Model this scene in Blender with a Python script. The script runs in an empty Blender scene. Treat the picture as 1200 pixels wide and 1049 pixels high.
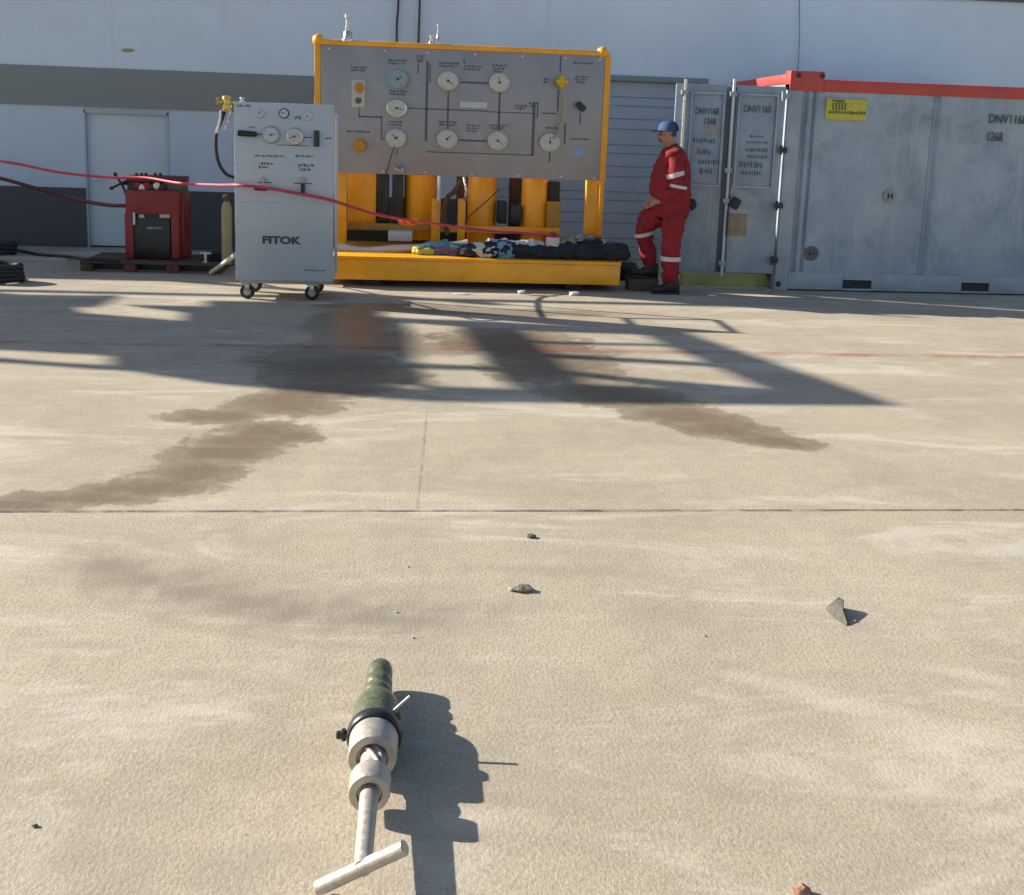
import bpy, bmesh, math, random
from mathutils import Vector, Matrix, noise
random.seed(7)
scene = bpy.context.scene
COL = scene.collection

# ------------------------------------------------------------------ camera
CAM_H, FPX, PX, PY = 1.6, 1200.0, 600.0, 350.0
_yaw, _pit, _th = math.radians(5), math.atan(195/1200), math.radians(2)
_f = Vector((math.sin(_yaw)*math.cos(_pit), math.cos(_yaw)*math.cos(_pit), -math.sin(_pit)))
_r0 = Vector((math.cos(_yaw), -math.sin(_yaw), 0)); _u0 = _r0.cross(_f)
_r = _r0*math.cos(_th)+_u0*math.sin(_th); _u = _u0*math.cos(_th)-_r0*math.sin(_th)
cd = bpy.data.cameras.new('camera'); cam = bpy.data.objects.new('camera', cd); COL.objects.link(cam)
cd.sensor_fit = 'HORIZONTAL'; cd.sensor_width = 36; cd.lens = 36.0
cd.shift_y = -(524.5-350)/1200; cd.clip_end = 500; cd.clip_start = 0.05
cam.matrix_world = Matrix(((_r.x,_u.x,-_f.x,0),(_r.y,_u.y,-_f.y,0),(_r.z,_u.z,-_f.z,CAM_H),(0,0,0,1)))
scene.camera = cam
# ------------------------------------------------------------------ light
SL, SP = 2.0, 0.65            # sunlight runs SL to the right and SP towards us per metre of fall
el = math.atan(1/math.hypot(SL, SP))
w = bpy.data.worlds.new('World'); scene.world = w; w.use_nodes = True
nt = w.node_tree; sky = nt.nodes.new('ShaderNodeTexSky'); sky.sky_type = 'NISHITA'; sky.sun_disc = False
sky.sun_elevation = el; sky.sun_rotation = math.atan2(-SL, SP) % (2*math.pi)
sky.air_density = 1.0; sky.dust_density = 1.0; sky.ozone_density = 1.0
nt.links.new(sky.outputs[0], nt.nodes['Background'].inputs[0]); nt.nodes['Background'].inputs[1].default_value = 0.075
sd = bpy.data.lights.new('sun', 'SUN'); sun = bpy.data.objects.new('sun', sd); COL.objects.link(sun)
sd.energy = 5.0; sd.angle = math.radians(0.55); sd.color = (1.0, 0.90, 0.76)
sun.rotation_euler = Vector((SL, -SP, -1)).to_track_quat('-Z', 'Y').to_euler()
sun.location = (-20, 6.5, 10)
scene.view_settings.view_transform = 'Standard'; scene.view_settings.look = 'None'
scene.view_settings.exposure = 0.82; scene.view_settings.gamma = 1.0
scene.render.engine = 'CYCLES'

# ------------------------------------------------------------------ pixel of the photo -> point in the place
def ray(x, y): return _f+_r*((x-PX)/FPX)+_u*((PY-y)/FPX)
def G(x, y, z=0.0):
    d = ray(x, y); t = (z-CAM_H)/d.z; return Vector((d.x*t, d.y*t, z))
def V(x, y, Y):
    d = ray(x, y); t = Y/d.y; return Vector((d.x*t, Y, CAM_H+d.z*t))
def depth(p): return (Vector(p)-Vector((0, 0, CAM_H))).dot(_f)

# ------------------------------------------------------------------ materials
SC2 = {}
def mat(name, color, rough=0.6, metal=0.0, var=0.12, scale=6.0, bump=0.0, bscale=60.0, spot=None, spotamt=0.0, spec=0.5, streak=0.0, rvar=0.1, coat=0.0):
    m = bpy.data.materials.new(name); m.use_nodes = True; n = m.node_tree; L = n.links
    b = n.nodes['Principled BSDF']; tc = n.nodes.new('ShaderNodeTexCoord')
    b.inputs['Metallic'].default_value = metal; b.inputs['Specular IOR Level'].default_value = spec
    b.inputs['Coat Weight'].default_value = coat
    no = n.nodes.new('ShaderNodeTexNoise'); no.inputs['Scale'].default_value = scale; no.inputs['Detail'].default_value = 6
    if streak:
        mp = n.nodes.new('ShaderNodeMapping'); mp.inputs['Scale'].default_value = (1, 1, streak)
        L.new(tc.outputs['Object'], mp.inputs[0]); L.new(mp.outputs[0], no.inputs['Vector'])
    else: L.new(tc.outputs['Object'], no.inputs['Vector'])
    mr = n.nodes.new('ShaderNodeMapRange'); mr.inputs[1].default_value = 0.3; mr.inputs[2].default_value = 0.7
    mr.inputs[3].default_value = 1-var; mr.inputs[4].default_value = 1+var; L.new(no.outputs[0], mr.inputs[0])
    mx = n.nodes.new('ShaderNodeVectorMath'); mx.operation = 'SCALE'; mx.inputs[0].default_value = color[:3]; L.new(mr.outputs[0], mx.inputs['Scale'])
    out = mx.outputs[0]
    if spot:
        n2 = n.nodes.new('ShaderNodeTexNoise'); n2.inputs['Scale'].default_value = scale*1.7; n2.inputs['Detail'].default_value = 8; n2.inputs['Roughness'].default_value = .7
        L.new(tc.outputs['Object'], n2.inputs['Vector'])
        m2 = n.nodes.new('ShaderNodeMapRange'); m2.inputs[1].default_value = .55; m2.inputs[2].default_value = .72; m2.inputs[3].default_value = 0; m2.inputs[4].default_value = spotamt
        L.new(n2.outputs[0], m2.inputs[0])
        mi = n.nodes.new('ShaderNodeMix'); mi.data_type = 'RGBA'; L.new(m2.outputs[0], mi.inputs[0]); L.new(out, mi.inputs[6]); mi.inputs[7].default_value = (*spot, 1)
        out = mi.outputs[2]
    if name in SC2:
        for (cc, sc_, st_, lo, hi, am, sd_) in SC2[name]:
            mp = n.nodes.new('ShaderNodeMapping'); mp.inputs['Scale'].default_value = st_; mp.inputs['Location'].default_value = (sd_, sd_*1.7, sd_*.3); L.new(tc.outputs['Object'], mp.inputs[0])
            q = n.nodes.new('ShaderNodeTexNoise'); q.inputs['Scale'].default_value = sc_; q.inputs['Detail'].default_value = 9; q.inputs['Roughness'].default_value = .72; q.inputs['Distortion'].default_value = .4; L.new(mp.outputs[0], q.inputs['Vector'])
            r_ = n.nodes.new('ShaderNodeMapRange'); r_.inputs[1].default_value = lo; r_.inputs[2].default_value = hi; r_.inputs[3].default_value = 0; r_.inputs[4].default_value = am; L.new(q.outputs[0], r_.inputs[0])
            mi = n.nodes.new('ShaderNodeMix'); mi.data_type = 'RGBA'; L.new(r_.outputs[0], mi.inputs[0]); L.new(out, mi.inputs[6]); mi.inputs[7].default_value = (*cc, 1); out = mi.outputs[2]
    L.new(out, b.inputs['Base Color'])
    rr = n.nodes.new('ShaderNodeMapRange'); rr.inputs[1].default_value = .3; rr.inputs[2].default_value = .7
    rr.inputs[3].default_value = max(0.02, rough-rvar); rr.inputs[4].default_value = min(1, rough+rvar); L.new(no.outputs[0], rr.inputs[0]); L.new(rr.outputs[0], b.inputs['Roughness'])
    if bump:
        nb = n.nodes.new('ShaderNodeTexNoise'); nb.inputs['Scale'].default_value = bscale; nb.inputs['Detail'].default_value = 4; L.new(tc.outputs['Object'], nb.inputs['Vector'])
        bp = n.nodes.new('ShaderNodeBump'); bp.inputs['Strength'].default_value = bump; bp.inputs['Distance'].default_value = .01
        L.new(nb.outputs[0], bp.inputs['Height']); L.new(bp.outputs[0], b.inputs['Normal'])
    return m
wear = [((.17,.22,.29), 1.1, (1,1,1), .48, .66, .70, 3), ((.50,.54,.57), 1.6, (1,1,.7), .54, .68, .6, 11), ((.42,.47,.52), 2.0, (5,1,.35), .52, .68, .6, 21), ((.13,.16,.20), 2.4, (4,1,.3), .60, .74, .6, 31), ((.34,.26,.20), 5, (1,1,.8), .66, .76, .6, 41), ((.60,.62,.62), 9, (1.5,1,.5), .62, .72, .8, 51)]
SC2['container_grey_paint'] = wear; SC2['container_frame_paint'] = wear[1:]
SC2['cabinet_paint'] = [((.50,.52,.55), 2.2, (1,1,1), .52, .72, .5, 5), ((.42,.41,.38), 14, (1,1,.4), .66, .78, .5, 9)]
SC2['wall_paint'] = [((.60,.70,.80), .5, (1,1,1), .45, .65, .5, 5), ((.52,.58,.62), 1.1, (3,1,.25), .58, .74, .45, 9)]
SC2['yellow_paint'] = [((.95,.50,.05), 2.5, (1,1,1), .5, .7, .6, 5), ((.25,.13,.05), 11, (1,1,.5), .66, .76, .7, 9)]
SC2['red_coverall_cloth'] = [((.10,.01,.015), 5, (1,1,.6), .52, .68, .7, 5), ((.40,.04,.045), 6, (1,1,.5), .58, .72, .5, 15)]
SC2['brushed_steel_panel'] = [((.33,.30,.31), .9, (1,1,1), .45, .65, .6, 5), ((.50,.45,.42), 1.6, (1,1,1), .55, .72, .5, 15)]
M = dict(
    wall=mat('wall_paint', (.70,.82,.96), .55, var=.05, scale=.8, bump=.05, bscale=20, spot=(.62,.74,.86), spotamt=.3),
    band=mat('band_paint', (.255,.285,.285), .6, var=.05, scale=.9, spot=(.22,.23,.21), spotamt=.3),
    lower=mat('lower_wall_paint', (.55,.66,.80), .5, var=.06, scale=1.0, spot=(.46,.54,.62), spotamt=.4),
    plinth=mat('plinth_paint', (.07,.076,.09), .6, var=.12, scale=1.5, spot=(.09,.09,.09), spotamt=.5),
    wdoor=mat('door_paint', (.62,.70,.78), .45, var=.05, scale=1.2),
    shutter=mat('shutter_paint', (.42,.50,.58), .4, var=.06, scale=2),
    dark=mat('dark_gap', (.03,.035,.04), .7),
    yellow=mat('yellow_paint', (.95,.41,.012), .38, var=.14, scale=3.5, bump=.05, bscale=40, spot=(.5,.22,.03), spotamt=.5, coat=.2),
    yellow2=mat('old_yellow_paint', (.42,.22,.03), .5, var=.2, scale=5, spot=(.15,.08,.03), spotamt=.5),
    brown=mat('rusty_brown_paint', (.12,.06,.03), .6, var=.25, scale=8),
    black=mat('black_rubber', (.018,.018,.02), .5, var=.2, scale=15),
    blackp=mat('black_paint', (.02,.024,.028), .35, var=.2, scale=6),
    steelpanel=mat('brushed_steel_panel', (.37,.355,.36), .5, .5, var=.10, scale=2.2, streak=.25, spot=(.34,.31,.31), spotamt=.5),
    cabinet=mat('cabinet_paint', (.54,.575,.62), .42, .15, var=.05, scale=2.5, spot=(.58,.59,.62), spotamt=.35),
    chrome=mat('bright_steel', (.62,.60,.56), .3, .85, var=.08, scale=30, bump=.05, bscale=300),
    satin=mat('satin_steel', (.50,.46,.41), .5, .55, var=.14, scale=60, bump=.15, bscale=300, spot=(.28,.25,.21), spotamt=.35),
    brass=mat('brass', (.70,.50,.16), .35, .7, var=.12, scale=30),
    gaugeface=mat('gauge_face', (.56,.56,.48), .35, var=.12, scale=40, spot=(.25,.25,.22), spotamt=.5),
    bluegauge=mat('blue_gauge_face', (.28,.38,.43), .35, var=.2, scale=40, spot=(.6,.6,.55), spotamt=.5),
    ink=mat('dark_ink', (.06,.065,.08), .6), inklight=mat('worn_ink', (.10,.12,.15), .6), whitepaint=mat('white_paint', (.62,.62,.62), .5),
    red=mat('red_machine_paint', (.26,.025,.03), .45, var=.2, scale=6, spot=(.14,.03,.03), spotamt=.6),
    redrail=mat('container_red_paint', (.52,.07,.06), .5, var=.12, scale=4, spot=(.35,.10,.09), spotamt=.6),
    redhose=mat('red_hose_rubber', (.62,.06,.11), .5, var=.15, scale=10),
    maroon=mat('maroon_hose_rubber', (.12,.015,.03), .45),
    overall=mat('red_coverall_cloth', (.27,.014,.022), .85, var=.22, scale=7, bump=.5, bscale=22, spot=(.17,.012,.02), spotamt=.6),
    reflective=mat('reflective_tape', (.62,.58,.56), .4, var=.1, scale=30),
    skin=mat('skin', (.42,.21,.15), .55, var=.08, scale=20), beard=mat('dark_beard', (.10,.07,.06), .9), cap=mat('blue_cap_cloth', (.03,.075,.19), .8, var=.15, scale=30, bump=.2),
    capdark=mat('navy_cloth', (.012,.025,.12), .8), boot=mat('black_boot_leather', (.02,.018,.017), .5, var=.2, scale=20),
    glove=mat('dark_glove', (.03,.03,.035), .8, var=.2, scale=30),
    container=mat('container_grey_paint', (.33,.40,.48), .5, .12, var=.14, scale=1.3, streak=.35, bump=.08, bscale=14, spot=(.23,.26,.29), spotamt=.7),
    container2=mat('container_frame_paint', (.35,.40,.46), .55, .1, var=.16, scale=4, spot=(.46,.45,.43), spotamt=.6, bump=.1, bscale=30),
    sign=mat('yellow_sign', (.58,.50,.07), .5, var=.1, scale=12), signg=mat('sign_green', (.12,.15,.03), .6),
    stainw=mat('pale_scuff', (.32,.32,.32), .7, var=.2, scale=20), stainb=mat('brown_scuff', (.16,.13,.13), .7, var=.2, scale=20),
    paper=mat('brown_paper', (.34,.25,.16), .8, var=.2, scale=12), beam=mat('yellow_green_paint', (.40,.40,.15), .6, var=.2, scale=5, spot=(.25,.25,.12), spotamt=.5),
    wood=mat('old_wood', (.10,.075,.055), .85, var=.3, scale=8, bump=.3), redwood=mat('reddish_wood', (.16,.06,.045), .85, var=.3, scale=8, bump=.3),
    beige=mat('beige_cylinder_paint', (.33,.29,.17), .5, var=.12, scale=6), orange=mat('orange_plastic', (.72,.16,.02), .45, var=.12), amber=mat('amber_plastic', (.60,.26,.02), .4),
    white=mat('white_canvas', (.60,.58,.52), .8, var=.1, scale=10, bump=.2), lime=mat('lime_cloth', (.45,.48,.12), .8, var=.2, scale=15), teal=mat('teal_cloth', (.10,.36,.38), .8, var=.3, scale=12, bump=.3),
    navycloth=mat('black_cloth', (.022,.024,.034), .9, var=.4, scale=12, bump=.6, bscale=20), helmetw=mat('white_helmet', (.65,.6,.58), .35), helmetr=mat('red_helmet', (.5,.03,.03), .3),
    bluecloth=mat('light_blue_cloth', (.16,.34,.50), .8, var=.3, scale=14, bump=.3),
    purple=mat('mauve_cloth', (.20,.17,.27), .85, var=.3, scale=15), tan=mat('tan_canvas', (.30,.24,.16), .85, var=.2, scale=10), lblue=mat('pale_blue_label', (.30,.40,.55), .5),
    olive=mat('olive_paint', (.105,.125,.075), .36, var=.25, scale=60, spot=(.24,.24,.17), spotamt=.6, bump=.3, bscale=120, coat=.1),
    stone=mat('grey_stone', (.27,.255,.205), .85, var=.3, scale=60, bump=.6, bscale=150), darkstone=mat('dark_stone', (.12,.115,.10), .8, var=.35, scale=60, bump=.6, bscale=150),    pebble=mat('pale_pebble', (.55,.52,.45), .8, var=.2, scale=60), redstone=mat('reddish_stone', (.38,.20,.13), .8, var=.3, scale=60, bump=.5, bscale=150),
    occluder=mat('occluder_steel', (.2,.2,.21), .6), roof=mat('roof_flashing', (.12,.13,.16), .6), yelgreen=mat('yellow_green_smudge', (.35,.37,.16), .8), litter=mat('white_plastic', (.6,.6,.58), .6),
    clear=mat('orange_hose_plastic', (.5,.33,.15), .3, var=.15, scale=20),
)

# ------------------------------------------------------------------ mesh helpers
def tag(o, label=None, cat=None, group=None, kind=None):
    if label: o['label'] = label
    if cat: o['category'] = cat
    if group: o['group'] = group
    if kind: o['kind'] = kind
    return o
def root(name, loc, label, cat, group=None):
    o = bpy.data.objects.new(name, None); COL.objects.link(o); o.location = loc; o.empty_display_size = .2
    return tag(o, label, cat, group)
def origin_of(o):
    p = Vector((0, 0, 0))
    while o is not None: p += o.location; o = o.parent
    return p
class MB:
    def __init__(s): s.v = []; s.f = []; s.sm = []
    def add(s, vs, fs, smooth=False):
        k = len(s.v); s.v += [Vector(v) for v in vs]; s.f += [[i+k for i in f] for f in fs]; s.sm += [smooth]*len(fs); return s
    def box(s, a, b, rot=None, piv=None, bev=0.0):
        x0, y0, z0 = [min(p, q) for p, q in zip(a, b)]; x1, y1, z1 = [max(p, q) for p, q in zip(a, b)]
        bm = bmesh.new(); bmesh.ops.create_cube(bm, size=1)
        for v in bm.verts: v.co = Vector((x0+(v.co.x+.5)*(x1-x0), y0+(v.co.y+.5)*(y1-y0), z0+(v.co.z+.5)*(z1-z0)))
        if bev: bmesh.ops.bevel(bm, geom=bm.edges[:], offset=min(bev, .45*min(x1-x0, y1-y0, z1-z0)), segments=2, profile=.5, affect='EDGES')
        if rot is not None:
            pv = Vector(piv) if piv is not None else Vector(((x0+x1)/2, (y0+y1)/2, (z0+z1)/2))
            for v in bm.verts: v.co = pv+rot@(v.co-pv)
        s.bm(bm); return s
    def bm(s, bm, smooth=False):
        bm.verts.index_update(); s.add([v.co.copy() for v in bm.verts], [[v.index for v in f.verts] for f in bm.faces], smooth); bm.free()
    def ring(s, c, ax, r, seg, up=None, ry=None, ph=0):
        ax = Vector(ax).normalized(); up = Vector(up) if up is not None else (Vector((0, 0, 1)) if abs(ax.z) < .9 else Vector((1, 0, 0)))
        a = ax.cross(up).normalized(); b = a.cross(ax); ry = r if ry is None else ry
        return [Vector(c)+a*(math.cos(ph+2*math.pi*i/seg)*r)+b*(math.sin(ph+2*math.pi*i/seg)*ry) for i in range(seg)]
    def rings(s, R, cap=True, smooth=True):
        n = len(R[0]); vs = [p for r in R for p in r]; fs = []
        for k in range(len(R)-1):
            for i in range(n):
                j = (i+1) % n; fs.append([k*n+i, k*n+j, (k+1)*n+j, (k+1)*n+i])
        s.add(vs, fs, smooth)
        if cap:
            s.add(R[0], [list(range(n))[::-1]]); s.add(R[-1], [list(range(n))])
        return s
    def cyl(s, a, b, r, r2=None, seg=20, smooth=True):
        a, b = Vector(a), Vector(b); r2 = r if r2 is None else r2
        return s.rings([s.ring(a, b-a, r, seg), s.ring(b, b-a, r2, seg)], True, smooth)
    def lathe(s, a, ax, prof, seg=28):
        ax = Vector(ax).normalized(); return s.rings([s.ring(Vector(a)+ax*h, ax, max(r, 1e-4), seg) for h, r in prof], True, True)
    def tube(s, pts, r, seg=10, smooth_path=True):
        P = [Vector(p) for p in pts]
        if smooth_path and len(P) > 2:
            Q = []
            for i in range(len(P)-1):
                p0 = P[max(i-1, 0)]; p1 = P[i]; p2 = P[i+1]; p3 = P[min(i+2, len(P)-1)]
                for k in range(8):
                    t = k/8; Q.append(.5*((2*p1)+(p2-p0)*t+(2*p0-5*p1+4*p2-p3)*t*t+(3*p1-p0-3*p2+p3)*t**3))
            P = Q+[P[-1]]
        R = []
        for i, p in enumerate(P):
            d = (P[min(i+1, len(P)-1)]-P[max(i-1, 0)])
            rr = r(i/(len(P)-1)) if callable(r) else r
            R.append(s.ring(p, d, rr, seg))
        return s.rings(R)
    def prism(s, poly, a, b, smooth=False):     # poly of points, extruded by vector from offset a to offset b
        a, b = Vector(a), Vector(b); n = len(poly)
        vs = [Vector(p)+a for p in poly]+[Vector(p)+b for p in poly]
        fs = [list(range(n))[::-1], list(range(n, 2*n))]+[[i, (i+1) % n, n+(i+1) % n, n+i] for i in range(n)]
        return s.add(vs, fs, smooth)
    def blob(s, c, rad, amp=.15, fr=3.0, sub=3, seed=0, flat=None, smooth=True):
        bm = bmesh.new(); bmesh.ops.create_icosphere(bm, subdivisions=sub, radius=1)
        for v in bm.verts:
            d = v.co.normalized(); k = 1+amp*noise.noise(d*fr+Vector((seed*7.1, seed*3.3, 1)))*2
            v.co = Vector((d.x*rad[0]*k, d.y*rad[1]*k, d.z*rad[2]*k))
            if flat is not None and v.co.z < -flat: v.co.z = -flat
            v.co += Vector(c)
        s.bm(bm, smooth); return s
    def build(s, name, m, parent=None, loc=None, fixn=True):
        me = bpy.data.meshes.new(name); org = origin_of(parent) if parent is not None else (Vector(loc) if loc is not None else Vector((0, 0, 0)))
        me.from_pydata([v-org for v in s.v], [], s.f); me.materials.append(M[m] if isinstance(m, str) else m)
        me.polygons.foreach_set('use_smooth', s.sm)
        if fixn:
            bm = bmesh.new(); bm.from_mesh(me); bmesh.ops.remove_doubles(bm, verts=bm.verts[:], dist=1e-5)
            bmesh.ops.recalc_face_normals(bm, faces=bm.faces[:]); bm.to_mesh(me); bm.free()
            try: me.set_sharp_from_angle(angle=math.radians(40))
            except Exception: pass
        me.update(); o = bpy.data.objects.new(name, me); COL.objects.link(o)
        if parent is not None: o.parent = parent
        else: o.location = org
        return o
def single(name, mb, m, loc, label, cat, group=None): return tag(mb.build(name, m, None, loc), label, cat, group)
def text(word, m, p, size, parent, name='lettering', xs=1.0, rotz=0.0, align='LEFT', th=.002, bold=0.0):
    cu = bpy.data.curves.new(name, 'FONT'); cu.body = word; cu.size = size; cu.extrude = th; cu.align_x = align; cu.offset = bold
    o = bpy.data.objects.new(name, cu); COL.objects.link(o); bpy.context.view_layer.update()
    me = bpy.data.meshes.new_from_object(o.evaluated_get(bpy.context.evaluated_depsgraph_get())); COL.objects.unlink(o); bpy.data.objects.remove(o)
    R = Matrix.Rotation(rotz, 4, 'Z')@Matrix.Rotation(math.pi/2, 4, 'X')@Matrix.Diagonal((xs, 1, 1, 1))
    me.transform(R); me.materials.clear(); me.materials.append(M[m])
    o = bpy.data.objects.new(name, me); COL.objects.link(o); o.parent = parent; o.location = Vector(p)-origin_of(parent); return o

# ================================================================== GROUND
def ground_material():
    m = bpy.data.materials.new('concrete'); m.use_nodes = True; n = m.node_tree; L = n.links; b = n.nodes['Principled BSDF']
    tc = n.nodes.new('ShaderNodeTexCoord'); P = tc.outputs['Object']
    def math_(op, a, b_=None, c=None):
        q = n.nodes.new('ShaderNodeMath'); q.operation = op
        for i, x in enumerate((a, b_, c)):
            if x is None: continue
            if isinstance(x, (int, float)): q.inputs[i].default_value = x
            else: L.new(x, q.inputs[i])
        return q.outputs[0]
    def noi(scale, detail=5, rough=.55, mp=None, rot=0, dist=0):
        q = n.nodes.new('ShaderNodeTexNoise'); q.inputs['Scale'].default_value = scale; q.inputs['Detail'].default_value = detail; q.inputs['Roughness'].default_value = rough; q.inputs['Distortion'].default_value = dist
        if mp:
            k = n.nodes.new('ShaderNodeMapping'); k.inputs['Scale'].default_value = mp; k.inputs['Rotation'].default_value = (0, 0, rot); L.new(P, k.inputs[0]); L.new(k.outputs[0], q.inputs['Vector'])
        else: L.new(P, q.inputs['Vector'])
        return q.outputs[0]
    def ramp(x, a, b_, c=0., d=1.):
        q = n.nodes.new('ShaderNodeMapRange'); q.interpolation_type = 'SMOOTHSTEP'; L.new(x, q.inputs[0])
        for i, v in enumerate((a, b_, c, d)): q.inputs[i+1].default_value = v
        return q.outputs[0]
    def mix(fac, a, c):
        q = n.nodes.new('ShaderNodeMix'); q.data_type = 'RGBA'
        if isinstance(fac, (int, float)): q.inputs[0].default_value = fac
        else: L.new(fac, q.inputs[0])
        for i, x in ((6, a), (7, c)):
            if isinstance(x, tuple): q.inputs[i].default_value = (*x, 1)
            else: L.new(x, q.inputs[i])
        return q.outputs[2]
    sep = n.nodes.new('ShaderNodeSeparateXYZ'); L.new(P, sep.inputs[0]); X, Y = sep.outputs[0], sep.outputs[1]
    def field(blobs):       # max over ellipses: 1 in the middle, 0 at the rim
        acc = None
        for (px, py, rx, ry, rot) in blobs:
            c = G(px, py); a = G(px+rx, py); bb = G(px, py+ry); hx = abs(a.x-c.x); hy = abs(bb.y-c.y)
            dx = math_('SUBTRACT', X, c.x); dy = math_('SUBTRACT', Y, c.y); cs, sn = math.cos(rot), math.sin(rot)
            u = math_('ADD', math_('MULTIPLY', dx, cs/hx), math_('MULTIPLY', dy, sn/hx)); v = math_('ADD', math_('MULTIPLY', dx, -sn/hy), math_('MULTIPLY', dy, cs/hy))
            r2 = math_('ADD', math_('MULTIPLY', u, u), math_('MULTIPLY', v, v)); val = math_('SUBTRACT', 1.0, math_('POWER', r2, .5))
            acc = val if acc is None else math_('MAXIMUM', acc, val)
        return acc
    fine = noi(1, 3, .6, (95, 60, 1)); grain = noi(1, 2, .6, (240, 130, 1)); mid = noi(9, 6, .6); big = noi(.9, 5, .55); streaks = noi(3.2, 6, .65, (1, .28, 1), -.5, .4)
    base = mix(ramp(big, .38, .62), (.39, .34, .26), (.47, .41, .315))
    base = mix(ramp(mid, .38, .70, 0, .42), base, (.53, .475, .375))
    base = mix(ramp(streaks, .46, .72, 0, .5), base, (.36, .33, .28))
    base = mix(ramp(noi(2.2, 7, .7, (.5, 1.8, 1), .25), .56, .74, 0, .5), base, (.60, .56, .47))
    base = mix(ramp(fine, .42, .66, 0, .55), base, (.30, .265, .195))
    base = mix(ramp(grain, .52, .70, 0, .5), base, (.72, .66, .53))
    base = mix(ramp(noi(38, 2, .5), .68, .78, 0, .45), base, (.24, .21, .16))
    # dirty scuffed patches
    ragged = math_('MULTIPLY', math_('SUBTRACT', noi(4, 8, .7, (1, .5, 1), -.4), .5), 1.6)
    pore = noi(1, 4, .7, (26, 15, 1))
    base = mix(ramp(pore, .60, .74, 0, .38), base, (.30, .265, .20))
    base = mix(ramp(noi(1, 7, .75, (1.1, 3.0, 1), .12, .5), .47, .66, 0, .52), base, (.35, .31, .25))
    base = mix(ramp(noi(1, 7, .74, (.6, 2.2, 1), -.2, .8), .49, .66, 0, .60), base, (.63, .59, .505))
    def tyre(p1, p2, p3, width, fac, ticks):
        a, b_, c = G(*p1), G(*p2), G(*p3); D = 2*(a.x*(b_.y-c.y)+b_.x*(c.y-a.y)+c.x*(a.y-b_.y)); A2, B2, C2 = (q.x*q.x+q.y*q.y for q in (a, b_, c))
        ux = (A2*(b_.y-c.y)+B2*(c.y-a.y)+C2*(a.y-b_.y))/D; uy = (A2*(c.x-b_.x)+B2*(a.x-c.x)+C2*(b_.x-a.x))/D; R = math.hypot(a.x-ux, a.y-uy)
        dx = math_('SUBTRACT', X, ux); dy = math_('SUBTRACT', Y, uy); rr = math_('POWER', math_('ADD', math_('MULTIPLY', dx, dx), math_('MULTIPLY', dy, dy)), .5)
        off = math_('ABSOLUTE', math_('SUBTRACT', rr, R)); m_ = math_('SUBTRACT', 1.0, math_('DIVIDE', off, width))
        th_ = math_('ARCTAN2', dy, dx); tk = math_('SINE', math_('ADD', math_('MULTIPLY', th_, ticks*R), math_('MULTIPLY', rr, 25.0)))
        reach = field([((p1[0]+p3[0])/2, p2[1]-8, abs(p3[0]-p1[0])*.66, 80, 0)])
        v = math_('ADD', math_('ADD', m_, math_('MULTIPLY', tk, .09)), math_('MULTIPLY', ragged, 1.1))
        return math_('MULTIPLY', math_('MULTIPLY', ramp(v, .15, 1.1), ramp(reach, -.15, .35)), fac)
    base = mix(tyre((50, 612), (240, 697), (560, 728), .24, .85, 30), base, (.255, .22, .175))
    base = mix(tyre((30, 650), (230, 735), (520, 760), .06, .35, 24), base, (.30, .265, .21))
    sc = field([(250, 860, 220, 50, -.1), (640, 668, 200, 10, -.1), (760, 715, 200, 22, -.1), (100, 640, 120, 12, 0), (860, 930, 160, 20, -.2)])
    base = mix(math_('MULTIPLY', ramp(math_('ADD', sc, math_('MULTIPLY', ragged, 2.2)), .2, 1.5), .45), base, (.29, .255, .205))
    pl = field([(900, 800, 120, 16, -.45), (1010, 830, 130, 16, -.35), (1130, 790, 110, 14, -.4), (840, 815, 60, 10, -.4), (1100, 860, 140, 30, -.2), (560, 960, 110, 30, 0)])
    base = mix(math_('MULTIPLY', ramp(math_('ADD', pl, math_('MULTIPLY', ragged, 1.1)), .05, .9), .34), base, (.64, .59, .50))
    # water stains
    edge = math_('MULTIPLY', math_('SUBTRACT', noi(6.0, 9, .75, (.8, .8, 1), .1, .6), .5), 1.5)
    wet = field([(400, 438, 120, 26, 0), (350, 465, 75, 14, .2), (250, 488, 75, 11, 0), (310, 505, 75, 17, 0), (335, 474, 85, 18, 0), (290, 517, 80, 18, 0), (390, 455, 90, 12, 0), (265, 530, 90, 16, .2), (230, 553, 80, 22, .1), (175, 572, 110, 16, .1), (95, 584, 120, 12, 0), (10, 592, 110, 10, 0), (345, 512, 40, 10, 0),
                 (600, 400, 110, 20, -.2), (650, 430, 100, 26, -.35), (720, 463, 110, 20, -.5), (800, 487, 95, 18, -.5), (850, 503, 80, 17, -.45), (910, 518, 72, 10, -.3)])
    wetm = ramp(math_('ADD', wet, edge), .10, .22)
    pud = field([(410, 380, 70, 26, 0), (440, 400, 90, 24, 0), (380, 420, 120, 26, 0), (520, 408, 90, 12, 0), (640, 412, 110, 12, 0), (470, 360, 120, 7, 0), (600, 366, 160, 6, 0)])
    pudm = ramp(math_('ADD', pud, math_('MULTIPLY', edge, .8)), .05, .45)
    wv = math_('ADD', wet, math_('MULTIPLY', edge, 1.1)); core = ramp(wv, .18, .75)
    base = mix(math_('MULTIPLY', ramp(wv, -.05, .30), .38), base, (.27, .22, .16))
    base = mix(math_('MULTIPLY', wetm, .60), base, mix(ramp(mid, .35, .65), (.205, .168, .115), (.26, .215, .15)))
    base = mix(math_('MULTIPLY', core, .6), base, (.155, .112, .07))
    base = mix(math_('MULTIPLY', pudm, .65), base, (.15, .12, .085))
    L.new(base, b.inputs['Base Color'])
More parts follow.
